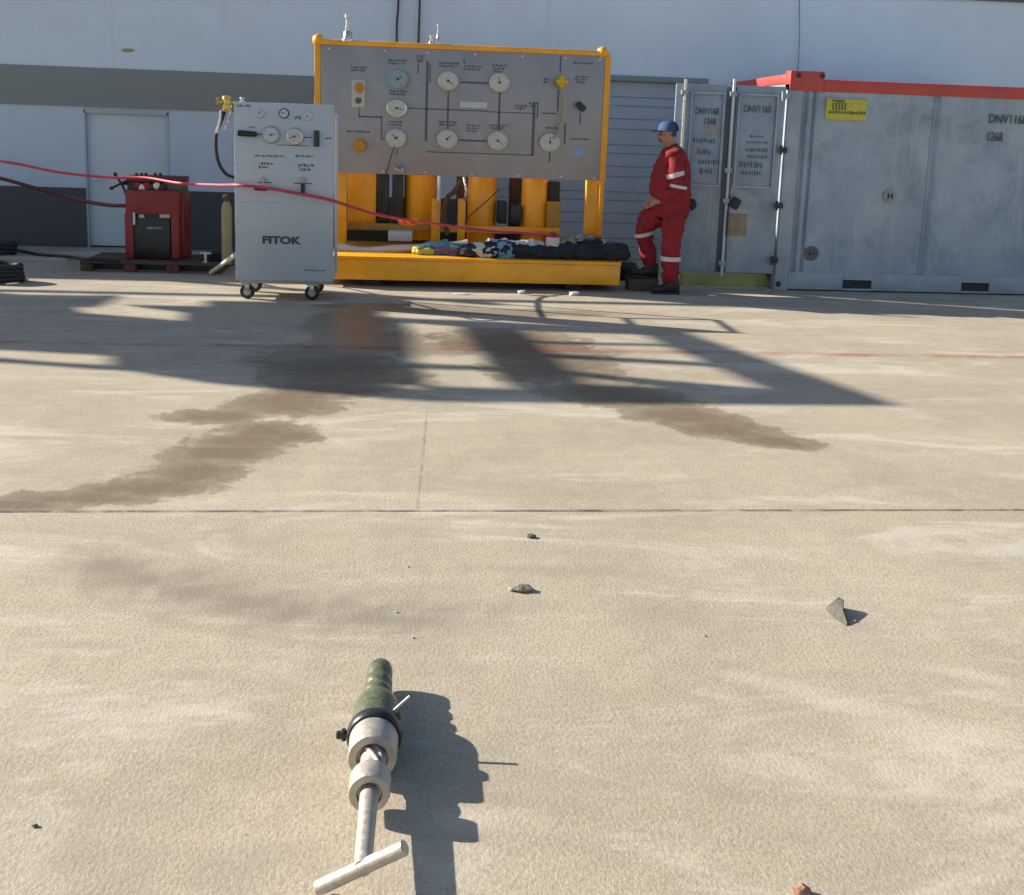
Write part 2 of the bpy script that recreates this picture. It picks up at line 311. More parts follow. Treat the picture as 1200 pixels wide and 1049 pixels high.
    ro = math_('SUBTRACT', math_('SUBTRACT', .88, math_('MULTIPLY', wetm, .30)), math_('MULTIPLY', math_('MULTIPLY', pudm, ramp(field([(422, 380, 85, 40, 0)]), .0, .3)), .60)); L.new(ro, b.inputs['Roughness'])
    b.inputs['Specular IOR Level'].default_value = .35
    bp = n.nodes.new('ShaderNodeBump'); bp.inputs['Strength'].default_value = .36; bp.inputs['Distance'].default_value = .006
    hh = math_('ADD', math_('MULTIPLY', fine, .9), math_('MULTIPLY', noi(14, 5), .9)); hh = math_('MULTIPLY', hh, math_('SUBTRACT', 1.0, math_('MULTIPLY', pudm, .8)))
    L.new(hh, bp.inputs['Height']); L.new(bp.outputs[0], b.inputs['Normal'])
    return m
g = MB(); g.add([(-150, -60, 0), (150, -60, 0), (150, 200, 0), (-150, 200, 0)], [[0, 1, 2, 3]])
tag(g.build('ground', ground_material(), fixn=False), kind='structure')
def worn(name, color, base_alpha, scale, lo, hi):
    m = bpy.data.materials.new(name); m.use_nodes = True; n = m.node_tree; L = n.links; b = n.nodes['Principled BSDF']; b.inputs['Base Color'].default_value = (*color, 1); b.inputs['Roughness'].default_value = .8
    tc = n.nodes.new('ShaderNodeTexCoord'); q = n.nodes.new('ShaderNodeTexNoise'); q.inputs['Scale'].default_value = scale; q.inputs['Detail'].default_value = 8; q.inputs['Roughness'].default_value = .7
    L.new(tc.outputs['Object'], q.inputs['Vector']); r = n.nodes.new('ShaderNodeMapRange'); r.inputs[1].default_value = lo; r.inputs[2].default_value = hi; r.inputs[3].default_value = base_alpha[0]; r.inputs[4].default_value = base_alpha[1]
    L.new(q.outputs[0], r.inputs[0]); L.new(r.outputs[0], b.inputs['Alpha']); return m
a, c = G(0, 401), G(1200, 419); d = (c-a).normalized(); nn = Vector((-d.y, d.x, 0)); A, B = a-d*6, c+d*6
tag(MB().add([A-nn*.05+Vector((0,0,.004)), B-nn*.05+Vector((0,0,.004)), B+nn*.05+Vector((0,0,.004)), A+nn*.05+Vector((0,0,.004))], [[0,1,2,3]]).build('floor_marking', worn('worn_red_line', (.60,.13,.11), (.03,.50), 2.2, .38, .68), fixn=False), kind='structure')
def joint(p, q, wd, ext):
    p, q = Vector(p), Vector(q); d = (q-p).normalized(); p = p-d*ext; q = q+d*ext; nn = Vector((-d.y, d.x, 0)); N = 160; vs = []; fs = []
    for i in range(N+1):
        c = p.lerp(q, i/N)+nn*(noise.noise(Vector((i*.7, 0, 3)))*wd*.5); ww = wd*(.5+.35*noise.noise(Vector((i*.9, 5, 0))))
        vs += [c-nn*ww+Vector((0,0,.004)), c+nn*ww+Vector((0,0,.004))]
    for i in range(N): fs.append([2*i, 2*i+2, 2*i+3, 2*i+1])
    return MB().add(vs, fs)
tag(joint(G(0, 600), G(1200, 598), .010, 4).build('slab_joint', worn('joint_dirt', (.11,.10,.08), (.15,.95), 5, .35, .55), fixn=False), kind='structure')
tag(joint(G(488, 597), G(500, 478), .006, 0).build('slab_joint', worn('faint_joint_dirt', (.2,.18,.14), (.0,.6), 9, .4, .6), fixn=False), kind='structure')

# ================================================================== BUILDING
WY = 13.1; WH = 4.0
bl = root('industrial_building', (0, WY, 0), 'long pale grey-blue industrial building with dark plinth and grey band behind the equipment', 'building')
X0, X1 = -30, 34
dl, dr = V(102, 200, WY).x, V(197, 200, WY).x; dtop = V(150, 131, WY).z
sl, sr = V(560, 200, WY).x, V(800, 200, WY).x; stop = V(770, 95, WY).z
bz0, bz1 = V(100, 125, WY).z, V(100, 79, WY).z; pz = V(50, 219, WY).z
m_ = MB().box((X0, WY, bz1), (sl, WY+.3, WH)).box((sl, WY, stop), (sr, WY+.3, WH)).box((sr, WY, bz1), (X1, WY+.3, WH)); m_.box((X0, WY+.3, 0), (X1, WY+8, WH-.05)); m_.build('wall', 'wall', bl)
MB().box((X0, WY-.02, bz0), (sl, WY+.28, bz1)).box((sr, WY-.02, bz0), (X1, WY+.28, bz1)).build('band', 'band', bl)
MB().box((X0, WY, pz), (dl-.018, WY+.28, bz0)).box((dr+.018, WY, pz), (sl, WY+.28, bz0)).box((sr, WY, pz), (X1, WY+.28, bz0)).build('lower_wall', 'lower', bl)
MB().box((X0, WY-.012, 0), (dl-.018, WY+.28, pz)).box((dr+.018, WY-.012, 0), (sl, WY+.28, pz)).box((sr, WY-.012, 0), (X1, WY+.28, pz)).build('plinth', 'plinth', bl)
dd = MB().box((dl, WY+.05, .02), (dr, WY+.09, dtop-.03), bev=.004).build('door', 'wdoor', bl)
MB().box((dl-.018, WY-.006, 0), (dl, WY+.25, dtop)).box((dr, WY-.006, 0), (dr+.018, WY+.25, dtop)).box((dl-.018, WY-.006, dtop-.03), (dr+.018, WY+.25, bz0)).build('door_frame', 'shutter', bl)
MB().cyl((dl+.08, WY-.02, .85), (dl+.08, WY+.06, .85), .012).box((dl+.07, WY-.03, .84), (dl+.2, WY-.01, .86), bev=.004).build('handle', 'chrome', dd)
sh = MB(); z = 0.0; k = 0; prof = []
while z < stop+.02:
    hgt = (.165, .11, .20, .13)[k % 4]; prof += [(z, .075), (z+.008, .06), (z+hgt-.012, .057), (z+hgt-.004, .075)]; z += hgt; k += 1
poly = [(sl, WY+o, zz) for zz, o in prof]+[(sl, WY+.25, prof[-1][0]), (sl, WY+.25, 0)]
sh.prism(poly, (0, 0, 0), (sr-sl, 0, 0)).build('roller_shutter', 'shutter', bl)
MB().box((sl, WY-.06, stop-.02), (sr+.25, WY-.001, stop+.05), bev=.008).box((sr, WY-.03, 0), (sr+.06, WY-.013, stop-.02)).build('shutter_rail', 'band', bl)
fz = V(1150, 1, WY).z
MB().box((5.8, WY-.05, fz), (X1, WY-.002, fz+.14), bev=.01).build('flashing', 'roof', bl)
MB().box((X0, WY-.06, WH-.04), (X1, WY+8.1, WH+.02)).build('roof', 'roof', bl)
p = V(150, 59, WY-.006)
MB().blob(p, (.07, .006, .02), .3, 3, 3, 5).build('smudge', 'yelgreen', bl)
for i, (px, py0, py1, label) in enumerate([(466, 0, 62, 'thin dark cable hanging on the wall, left of the pair above the yellow skid'), (491, 0, 62, 'thin dark cable hanging on the wall, right of the pair above the yellow skid'), (936, 0, 82, 'very thin faint cable on the wall above the red corner of the container')]):
    t = V(px+1, py0, WY-.05); b_ = V(px-1, py1, WY-.05); r = .016 if i < 2 else .007
    single('hanging_cable', MB().tube([(t.x, t.y, WH-.05), t, (t+b_)/2+Vector((.01*(i-1), 0, 0)), b_, (b_.x, b_.y, b_.z-.5)], r, 6), 'blackp' if i < 2 else 'band', (b_.x, WY-.05, b_.z-.5), label, 'cable')

# ================================================================== YELLOW TEST SKID
FY = 10.34; PYY = 10.95
def vx(px, Y, py=250): return V(px, py, Y).x
def vz(px, py, Y): return V(px, py, Y).z
sx0, sx1 = vx(384, FY, 318), vx(727, FY, 318)
zt = vz(560, 303.5, FY); zb = max(.05, vz(560, 331, FY))
SK = root('test_skid', ((sx0+sx1)/2, FY+.7, 0), 'yellow steel skid with a grey gauge panel standing on its open frame', 'test skid')
b = MB().box((sx0, FY, zb), (sx1, FY+.09, zt-.035), bev=.008).box((sx0, FY+1.4, zb), (sx1, FY+1.49, zt-.035)).box((sx0, FY+.09, zb), (sx0+.09, FY+1.4, zt-.035)).box((sx1-.09, FY+.09, zb), (sx1, FY+1.4, zt-.035))
b.build('base_frame', 'yellow', SK)
MB().box((sx0-.005, FY-.012, zt-.034), (sx1+.005, FY+1.5, zt), bev=.006).build('deck', 'yellow', SK)
for x in (sx0+.35, sx1-.55): MB().box((x, FY+.12, 0), (x+.18, FY+1.35, zb-.002)).build('runner', 'black', SK)
MB().box((sx0+.1, FY+.5, 0), (sx1-.15, FY+.62, zb-.003)).build('cross_bearer', 'blackp', SK)
pz1 = vz(540, 59, PYY); pz0 = vz(545, 207, PYY); pl_, pr_ = vx(376, PYY, 120), vx(709, PYY, 120)
MB().box((pl_, PYY, pz0), (pr_, PYY+.006, pz1), bev=.002).box((pl_, PYY+.006, pz0), (pr_, PYY+.05, pz0+.012)).build('panel', 'steelpanel', SK)
lx = vx(372, PYY, 80)
def post(x, w_, z0, z1, Y=PYY, d=.09): return MB().box((x-w_/2, Y, z0), (x+w_/2, Y+d, z1), bev=.01)
post(lx, .065, zt, vz(372, 46, PYY), PYY+.005).build('post', 'yellow', SK)
rx = vx(710, PYY, 120)
post(rx+.005, .05, zt, vz(708, 62, PYY), PYY+.005).build('post', 'yellow', SK)
post(vx(400, PYY), .10, zt, pz0, PYY+.055).build('post', 'yellow', SK)
post(vx(697, PYY)-.01, .17, zt, pz0+.01, PYY+.056, .10).build('post', 'yellow', SK)
for px, py in ((373, 47), (706, 62)):
    q = V(px, py, PYY+.03); MB().blob(q, (.062, .06, .065), .05, 2, 3, 1).build('corner_cap', 'yellow', SK)
MB().box((lx+.03, PYY-.012, pz1), (rx-.02, PYY+.07, pz1+.055), bev=.012).build('top_rail', 'yellow', SK)
MB().box((rx-.028, PYY-.008, pz0), (rx+.035, PYY+.003, pz1), bev=.003).build('edge_strip', 'yellow', SK)
# tanks and frames behind and below the panel
TY = 11.35
def tank(p0, p1, z0, z1, Y=TY, m='yellow'):
    a, c = vx(p0, Y), vx(p1, Y); r = (c-a)/2; MB().lathe(((a+c)/2, Y+r, z0), (0, 0, 1), [(0, r*.94), (.02, r), (z1-z0-.06, r), (z1-z0-.02, r*.8), (z1-z0, r*.3)], 40).build('tank', m, SK)
zz0 = .3; zz1 = 1.32
MB().box((vx(407, TY), TY, vz(430, 262, TY)), (vx(441, TY), TY+.35, zz1), bev=.02).build('side_plate', 'yellow', SK)
tank(473, 511, .38, 1.35); tank(548, 582, .30, 1.35); tank(612, 644, .30, 1.35, 11.3)
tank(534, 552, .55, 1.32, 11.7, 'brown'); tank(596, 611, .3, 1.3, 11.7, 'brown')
for a_, c_, y0, y1, m in ((442, 455, 195, 262, 'blackp'), (459, 472, 195, 262, 'blackp'), (642, 655, 213, 236, 'black'), (583, 594, 236, 262, 'black'), (598, 610, 240, 262, 'blackp')):
    MB().box((vx(a_, TY), TY-.02, vz(a_, y1, TY)), (vx(c_, TY), TY+.2, vz(a_, y0, TY)), bev=.01).build('dark_gap_and_box', m, SK)  # black blocks stand in for shade in the tank gaps; one is a box
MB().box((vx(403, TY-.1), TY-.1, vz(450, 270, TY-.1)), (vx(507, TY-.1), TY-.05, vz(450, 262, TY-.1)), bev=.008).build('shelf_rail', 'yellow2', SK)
MB().box((vx(507, TY-.1), TY-.1, vz(600, 274, TY-.1)), (vx(657, TY-.1), TY-.05, vz(600, 266, TY-.1)), bev=.008).build('shelf_rail', 'yellow', SK)
for px in (511, 541): post(vx(px, TY-.15), .10 if px == 511 else .085, zt, vz(px, 233, TY-.15), TY-.15, .06).build('stanchion', 'yellow', SK)
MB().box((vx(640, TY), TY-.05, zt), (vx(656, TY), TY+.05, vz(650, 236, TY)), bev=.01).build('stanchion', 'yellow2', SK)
MB().box((vx(404, 11.75), 11.75, zt), (vx(640, 11.75), 11.82, vz(500, 272, 11.75))).build('back_plate', 'blackp', SK)
MB().box((vx(456, TY-.06), TY-.3, vz(470, 283, TY-.3)), (vx(484, TY-.06), TY-.1, vz(470, 271, TY-.3)), bev=.01).build('junction_box', 'cabinet', SK)
MB().tube([V(540, 212, 11.2), V(532, 225, 11.15), V(524, 232, 11.1), V(520, 250, 11.15), V(524, 275, 11.2)], .028, 8).build('pipe', 'brown', SK)
MB().tube([V(544, 208, 11.05), V(546, 222, 11.0), V(545, 236, 11.05)], .017, 8).build('pipe', 'chrome', SK)
MB().tube([V(462, 196, 10.93), V(470, 200, 10.92), V(473, 196, 10.93)], .02, 8).build('pipe', 'chrome', SK)
MB().tube([V(585, 222, 11.25), V(570, 236, 11.2), V(552, 252, 11.15), V(545, 262, 11.2)], .007, 6).build('wire', 'brown', SK)
MB().tube([V(466, 160, 10.9), V(452, 205, 10.95), V(447, 240, 11.2), V(462, 262, 11.2)], .005, 6).build('wire', 'blackp', SK)
MB().tube([V(515, 202, 11.1), V(514, 235, 11.1)], .02, 6).build('pipe', 'cabinet', SK)
# gauges
def disc_part(parent, name, px, py, r, Y, m, face=None, facename='dial', th=.045, ratio=1.0):
    c = V(px, py, Y); o = MB(); a = [o.ring(c+Vector((0, -t, 0)), (0, -1, 0), rr, 28, up=(0, 0, 1), ry=rr*ratio) for t, rr in ((0, r), (th-.006, r), (th, r*.94), (th+.002, r*.86))]
    o.rings(a); g_ = o.build(name, m, parent)
    if face:
        f_ = MB(); f_.rings([f_.ring(c+Vector((0, -th-t, 0)), (0, -1, 0), r*.80, 28, up=(0, 0, 1), ry=r*.8*ratio) for t in (.001, .006)]); f_.build(facename, face, g_)
        h = MB(); ang = random.uniform(-1, 4); d_ = Vector((math.cos(ang), 0, math.sin(ang)*ratio)); h.cyl(c+Vector((0, -th-.008, 0)), c+d_*r*.6+Vector((0, -th-.008, 0)), .003, seg=6)
        h.cyl(c+Vector((0, -th-.004, 0)), c+Vector((0, -th-.012, 0)), r*.12, seg=10); h.build('needle', 'ink', g_)
    return g_
for px, py, m, fc in ((466, 93, 'bluegauge', 'bluegauge'), (465, 127, 'chrome', 'gaugeface'), (464, 162, 'gaugeface', 'gaugeface'), (525, 95, 'gaugeface', 'gaugeface'), (585, 97, 'gaugeface', 'gaugeface'), (524, 163, 'gaugeface', 'gaugeface'), (583, 165, 'gaugeface', 'gaugeface'), (644, 167, 'gaugeface', 'gaugeface')):
    disc_part(SK, 'gauge', px, py, .108, PYY-.001, m, fc, ratio=.9)
q = V(420, 110, PYY)
MB().box((q.x-.07, PYY-.012, q.z-.14), (q.x+.07, PYY-.0005, q.z+.14), bev=.005).build('switch_plate', 'gaugeface', SK)
disc_part(SK, 'indicator', 421, 103, .045, PYY-.012, 'amber', th=.03, ratio=1.2); disc_part(SK, 'indicator', 420, 118, .032, PYY-.012, 'olive', th=.02)
disc_part(SK, 'orange_knob', 421, 171, .066, PYY-.001, 'amber', th=.05)
disc_part(SK, 'label_disc', 678, 178, .062, PYY-.001, 'lblue', th=.004)
q = V(658, 96, PYY-.05); vv = MB().lathe(q+Vector((0, .05, 0)), (0, -1, 0), [(0, .03), (.05, .03), (.05, .055), (.08, .055), (.085, .02), (.11, .02)], 12).box(q+Vector((-.065, -.07, -.018)), q+Vector((.065, -.05, .018)), bev=.008).box(q+Vector((-.02, -.065, -.06)), q+Vector((.02, -.04, .06)), bev=.008).build('yellow_valve', 'brass', SK)
vv.data.materials[0] = mat('bright_yellow_plastic', (.75, .45, .01), .35)
MB().tube([V(658, 100, PYY-.06), V(662, 118, PYY-.08), V(661, 135, PYY-.07), V(655, 152, PYY-.05), V(648, 163, PYY-.06)], .010, 8).build('drain_hose', 'clear', SK)
q = V(681, 125, PYY-.03); MB().box(q+Vector((-.055, -.03, -.03)), q+Vector((.055, .03, .03)), Matrix.Rotation(.7, 3, 'Y'), bev=.012).cyl(q, q+Vector((0, .03, 0)), .035).build('black_knob', 'blackp', SK)
q = V(555, 123, PYY); MB().box((q.x-.14, PYY-.003, q.z-.03), (q.x+.14, PYY-.0005, q.z+.03)).build('name_plate', 'whitepaint', SK)
# printed flow lines and worn illegible captions on the panel
ln = MB()
def pline(o, pts, w_=.009, Y=PYY):
    for (a_, b_), (c_, d_) in zip(pts[:-1], pts[1:]):
        p0, p1 = V(a_, b_, Y), V(c_, d_, Y); o.box((min(p0.x, p1.x)-w_/2, Y-.0025, min(p0.z, p1.z)-w_/2), (max(p0.x, p1.x)+w_/2, Y-.0004, max(p0.z, p1.z)+w_/2))
for pts in ([(421, 126), (421, 137)], [(421, 137), (447, 137)], [(447, 137), (447, 163)], [(447, 163), (455, 163)], [(478, 127), (570, 130)], [(500, 72), (500, 165)], [(495, 72), (490, 72)], [(490, 72), (490, 86)], [(504, 76), (504, 96)],
            [(465, 175), (465, 182)], [(585, 109), (585, 153)], [(538, 165), (572, 165)], [(500, 178), (625, 182)], [(625, 120), (625, 182)], [(654, 105), (654, 130)], [(540, 97), (572, 97)], [(630, 120), (630, 138)], [(662, 145), (662, 168)], [(525, 108), (525, 150)], [(570, 131), (625, 133)], [(636, 133), (652, 133)], [(680, 133), (680, 145)], [(644, 178), (644, 190)], [(544, 70), (544, 75)], [(657, 66), (657, 84)]):
    pline(ln, [(x, y) for x, y in pts])
ln.build('flow_lines', 'inklight', SK)
def caption(par, px, py, wpx, rows, Y, hh=.014, gap=.03, m='inklight'):
    o = MB()
    s_ = depth(V(px, py, Y))/FPX; c = V(px, py, Y); W_ = wpx*s_
    for k in range(rows):
        x = c.x-W_/2+random.uniform(0, .02)
        while x < c.x+W_/2-.02*(k):
            ww = random.uniform(.006, .022); o.box((x, Y-.0022, c.z-k*gap-random.uniform(.4, 1)*hh), (x+ww, Y-.0004, c.z-k*gap+random.uniform(.4, 1)*hh)); x += ww+random.uniform(.005, .012)
    return o.build('caption', m, par)
for px, py, wpx, rows in ((420, 79, 18, 2), (465, 71, 24, 2), (466, 107, 22, 2), (463, 143, 18, 2), (525, 74, 24, 2), (554, 78, 22, 2), (585, 77, 18, 3), (524, 143, 22, 2), (554, 147, 18, 3), (583, 147, 20, 2), (492, 66, 12, 2), (418, 154, 26, 1), (610, 124, 16, 2), (645, 150, 14, 1), (683, 74, 24, 1), (682, 90, 16, 3), (679, 163, 24, 1), (640, 93, 6, 2), (624, 121, 10, 2)):
    caption(SK, px, py, wpx, rows, PYY)
for px in (385, 450, 500, 555, 610, 660, 700):
    for z_ in (pz0+.03, pz1-.035):
        MB().lathe((vx(px, PYY, 130), PYY+.001, z_), (0, -1, 0), [(0, .013), (.005, .013), (.007, .008)], 8).build('bolt', 'chrome', SK)
# silver fittings standing on the top rail
def fitting(px, y0, y1, r, label, two=False):
    a_ = V(px, y1, PYY+.03); t_ = V(px, y0, PYY+.03); h = t_.z-a_.z; a_.z -= 0
    return single('pipe_fitting', MB().lathe(a_, (0, 0, 1), [(0, r*1.6), (h*.1, r*1.6), (h*.12, r*1.2), (h*.35, r), (h*.4, r*.7), (h*.55, r*.75), (h*.56, r*.5), (h*.85, r*.45), (h*.86, r*.75), (h, r*.7)], 14).cyl(a_+Vector((-r*1.3, 0, h*.3)), a_+Vector((r*1.3, 0, h*.3)), r*.5), 'chrome', a_, label, 'fitting')
fitting(407, 17, 49, .038, 'tall bright steel fitting standing on the left end of the skid top rail')
fitting(505, 42, 52, .02, 'short dull steel stub on the skid top rail beside a taller fitting')
fitting(513, 28, 52, .018, 'slim bright steel fitting on the skid top rail near its middle')

# ---- loose things on the skid deck
DY = 10.5; zd = zt
def onDeck(px, py, Y=DY): return V(px, py, Y)
p0 = V(392, 297, 10.75); p1 = V(548, 285, 10.75)
single('rolled_canvas', MB().tube([(p0.x, 10.75, zd+.04), V(430, 293.5, 10.75), V(480, 290.5, 10.75), V(520, 288, 10.75), p1], lambda t: .04+.006*math.sin(t*20), 12), 'white', ((p0.x+p1.x)/2, 10.75, zd), 'long pale canvas roll lying across the left half of the yellow deck', 'canvas roll')
def heap(name, px0, px1, py0, py1, m, Y, dy, label, cat, seed, amp=.3, extra=()):
    a_, c_ = V(px0, py1, Y), V(px1, py0, Y); z1 = c_.z; o = MB(); n_ = max(2, int((c_.x-a_.x)/.16)); h = z1-zd
    for i in range(n_):
        t = (i+.5)/n_; x = a_.x+(c_.x-a_.x)*t; hh = h*(.65+.35*noise.noise(Vector((seed*3.1, i*1.3, 0)))+.2)
        o.blob((x, Y+random.uniform(-.3, .3)*dy, zd+hh*.42), ((c_.x-a_.x)/n_*.95, dy, hh*.58), amp, 2.4, 3, seed+i, flat=hh*.42-.001)
    for k in extra: o.tube(*k)
    return single(name, o, m, ((a_.x+c_.x)/2, Y, zd), label, cat)
heap('cloth_bundle', 487, 506, 288, 296, 'lime', 10.6, .06, 'small crumpled lime green cloth at the end of the canvas roll', 'cloth', 1, .2)
heap('cloth_bundle', 505, 574, 282, 293, 'teal', 10.72, .10, 'crumpled teal and blue cloth lying on the black clothing', 'cloth', 2)
heap('cloth_bundle', 508, 548, 288, 295, 'purple', 10.63, .06, 'small mauve patterned cloth left of the black clothing pile', 'cloth', 12, .35)
heap('cloth_bundle', 572, 632, 278, 290, 'cabinet', 10.76, .09, 'pale grey-blue crumpled cloth in the middle of the deck pile', 'cloth', 3)
heap('clothing_pile', 545, 730, 285, 304, 'navycloth', 10.52, .10, 'long black pile of clothing and bags along the deck edge', 'clothing', 4, .16)
heap('cloth_bundle', 556, 578, 280, 290, 'white', 10.47, .05, 'small white crumpled cloth on the left part of the black clothing', 'cloth', 15, .18)
heap('cloth_bundle', 584, 600, 281, 292, 'bluecloth', 10.47, .05, 'small light blue cloth on the middle of the black clothing', 'cloth', 17, .2)
heap('cloth_bundle', 604, 627, 281, 289, 'white', 10.50, .04, 'thin white sheet showing left of the helmet in the pile', 'cloth', 19, .2)
heap('clothing_pile', 672, 722, 276, 302, 'navycloth', 10.75, .14, 'taller black bag heap at the right end of the deck', 'bag', 7, .16)
heap('cloth_bundle', 628, 644, 284, 296, 'overall', 10.53, .05, 'small dark red cloth poking out of the black clothing', 'cloth', 21, .3)
heap('canvas_bag', 655, 674, 276, 298, 'tan', 10.56, .07, 'small tan canvas bag right of the red and white helmet', 'bag', 9, .15)
c = V(648, 279, 10.55); hr = root('safety_helmet', (c.x, 10.55, zd), 'red and white helmet sitting in the pile on the yellow deck', 'helmet')
for z0_, z1_, m, nme in ((-.115, .01, 'helmetw', 'shell'), (.01, .06, 'helmetr', 'top')):
    R_ = MB(); st = []
    for k in range(7):
        z_ = z0_+(z1_-z0_)*k/6; st.append(R_.ring(c+Vector((0, 0, z_)), (0, 0, 1), .075*math.sqrt(max(.02, 1-((z_+.02)/.085)**2)) if z_ > -.02 else .075, 24))
    R_.rings(st); R_.build(nme, m, hr)
MB().rings([MB().ring(c+Vector((-.01, -.01, -.118)), (0, 0, 1), .095, 24), MB().ring(c+Vector((-.01, -.01, -.108)), (0, 0, 1), .09, 24)]).build('brim', 'helmetw', hr)
q = V(696, 278, 10.9); MB().blob(q, (.085, .05, .03), .15, 2, 3, 3).build('foot_cap', 'orange', SK)
# small litter under the skid edge
for i, (px, py, sx, sz, lab) in enumerate(((612, 344, .045, .02, 'small white scrap on the ground under the skid, left one of two'), (673, 346, .05, .028, 'white scrap on the ground under the right part of the skid'), (541, 345, .09, .008, 'flat pale strip on the ground under the skid'))):
    q = G(px, py); single('litter', MB().blob(q+Vector((0, 0, sz*.6)), (sx, .04, sz), .3, 3, 2, i+30, flat=sz*.58), 'litter', q, lab, 'scrap')
q = V(738, 318, 11.2); single('black_drum', MB().lathe((q.x, 11.3, 0), (0, 0, 1), [(0, .1), (.01, .11), (.16, .11), (.17, .09), (.2, .08), (.21, .04)], 20), 'blackp', (q.x, 11.3, 0), 'small black drum on the ground at the right end of the skid', 'drum')

# ================================================================== WHITE-GREY CABINET ON CASTERS
CY = 9.4
cx0, cx1 = V(275, 220, CY).x, V(391, 220, CY).x; cz0, cz1 = V(330, 329, CY).z, V(330, 121, CY).z
CB = root('pump_cabinet', ((cx0+cx1)/2, CY+.3, 0), 'tall pale grey steel cabinet on casters with gauges and dark lettering', 'cabinet')
fr = MB()
for x in (cx0+.012, cx1-.042):
    fr.box((x, CY+.57, cz0), (x+.03, CY+.6, cz1-.03), bev=.003).box((x, CY+.019, cz1-.06), (x+.03, CY+.6, cz1-.03), bev=.003).box((x, CY+.019, cz0+.001), (x+.03, CY+.57, cz0+.03), bev=.003)
fr.box((cx0+.042, CY+.57, cz1-.06), (cx1-.042, CY+.6, cz1-.03)).build('frame', 'cabinet', CB)
MB().box((cx0+.25, CY+.12, cz0+.002), (cx1-.2, CY+.45, cz0+.28), bev=.02).build('pump', 'blackp', CB)
MB().box((cx0, CY, cz0), (cx1, CY+.018, cz1), bev=.006).build('front_panel', 'cabinet', CB)
MB().box((cx0+.03, CY+.05, cz0-.035), (cx1-.03, CY+.57, cz0), bev=.004).build('base_plate', 'satin', CB)
for x in (cx0+.09, cx1-.20):
    for y in (CY+.1, CY+.52):
        f_ = MB().box((x-.05, y-.045, cz0-.05), (x+.05, y+.045, cz0-.037)).box((x-.02, y-.035, .06), (x+.02, y-.029, cz0-.05), bev=.002).box((x-.02, y+.029, .06), (x+.02, y+.035, cz0-.05), bev=.002).cyl((x, y-.04, .068), (x, y+.04, .068), .008)
        k_ = f_.build('caster_fork', 'chrome', CB)
        MB().lathe((x, y-.024, .068), (0, 1, 0), [(0, .05), (.006, .066), (.024, .068), (.042, .066), (.048, .05)], 28).build('wheel', 'black', k_)
        MB().lathe((x, y-.027, .068), (0, 1, 0), [(0, .034), (.054, .034)], 20).build('rim', 'satin', k_)
for px, py, r, m, fc in ((304, 133, .042, 'cabinet', 'cabinet'), (361, 136, .042, 'cabinet', 'cabinet'), (333, 133, .045, 'blackp', 'cabinet')): disc_part(CB, 'port', px, py, r, CY-.001, m, fc, 'port_cap', th=.012)
for px, py in ((318, 158), (346, 160)): disc_part(CB, 'gauge', px, py, .078, CY-.001, 'satin' if px == 318 else 'chrome', 'cabinet' if px == 318 else 'gaugeface', th=.035)
a_, b_ = V(279, 156, CY-.05), V(300, 157.5, CY-.05)
MB().cyl(a_, b_, .028, .024, 12).cyl(b_, (b_.x+.0, CY, b_.z), .012).build('handle', 'blackp', CB)
a_, b_ = V(371, 153, CY-.05), V(371, 172, CY-.05); MB().cyl(a_, b_, .026, .026, 12).cyl((a_+b_)/2, ((a_.x), CY, (a_.z+b_.z)/2), .012).build('handle', 'blackp', CB)
a_ = V(306, 221, CY-.04); MB().box(a_+Vector((-.06, -.02, -.018)), a_+Vector((.06, .02, .018)), bev=.01).cyl(a_, a_+Vector((0, .04, 0)), .012).build('valve_lever', mat('maroon_plastic', (.06, .012, .02), .5), CB)
a_ = V(355, 222, CY-.04); MB().box(a_+Vector((-.018, -.02, -.05)), a_+Vector((.018, .02, .05)), bev=.01).cyl(a_, a_+Vector((0, .04, 0)), .012).build('valve_lever', 'blackp', CB)
for px in (308, 355):
    a_ = V(px, 211, CY-.02); MB().lathe(a_+Vector((0, .02, 0)), (0, -1, 0), [(0, .03), (.012, .03), (.014, .018), (.03, .018)], 8).build('valve_body', 'satin', CB)
cp = MB()
caption(CB, 316, 183, 34, 1, CY, .012); caption(CB, 357, 183, 22, 1, CY, .012); caption(CB, 310, 192, 14, 2, CY, .014, .03); caption(CB, 357, 194, 16, 2, CY, .018, .035); caption(CB, 383, 162, 8, 1, CY, .01); caption(CB, 295, 149, 10, 1, CY, .008); caption(CB, 285, 124, 14, 1, CY, .012); caption(CB, 348, 138, 8, 1, CY, .02)
pline(cp, [(300, 157.3), (308, 157.3)], .006, CY); pline(cp, [(356, 161), (366, 161)], .006, CY); pline(cp, [(325, 170), (362, 171)], .005, CY); pline(cp, [(302, 214), (318, 214)], .006, CY); pline(cp, [(345, 215), (365, 215)], .006, CY)
caption(CB, 368, 317, 24, 1, CY, .008)
cp.build('flow_lines', 'inklight', CB)
q = V(307, 285, CY-.0035); text('FITOK', 'ink', (q.x, CY-.0035, q.z), .092, CB, xs=1.32, bold=.0035)
for x_ in (cx0+.02, cx1-.02):
    for z_ in (cz0+.03, (cz0+cz1)/2, cz1-.03): pass
for x_ in (cx0+.025, cx1-.025):
    for z_ in (cz0+.03, cz0+.55, cz0+1.05, cz1-.03):
        MB().lathe((x_, CY+.001, z_), (0, -1, 0), [(0, .009), (.003, .009), (.004, .006)], 8).build('screw', 'satin', CB)
MB().box((cx0+.04, CY-.0015, V(330, 238, CY).z), (cx1-.04, CY+.001, V(330, 238, CY).z+.004)).build('panel_seam', 'satin', CB)
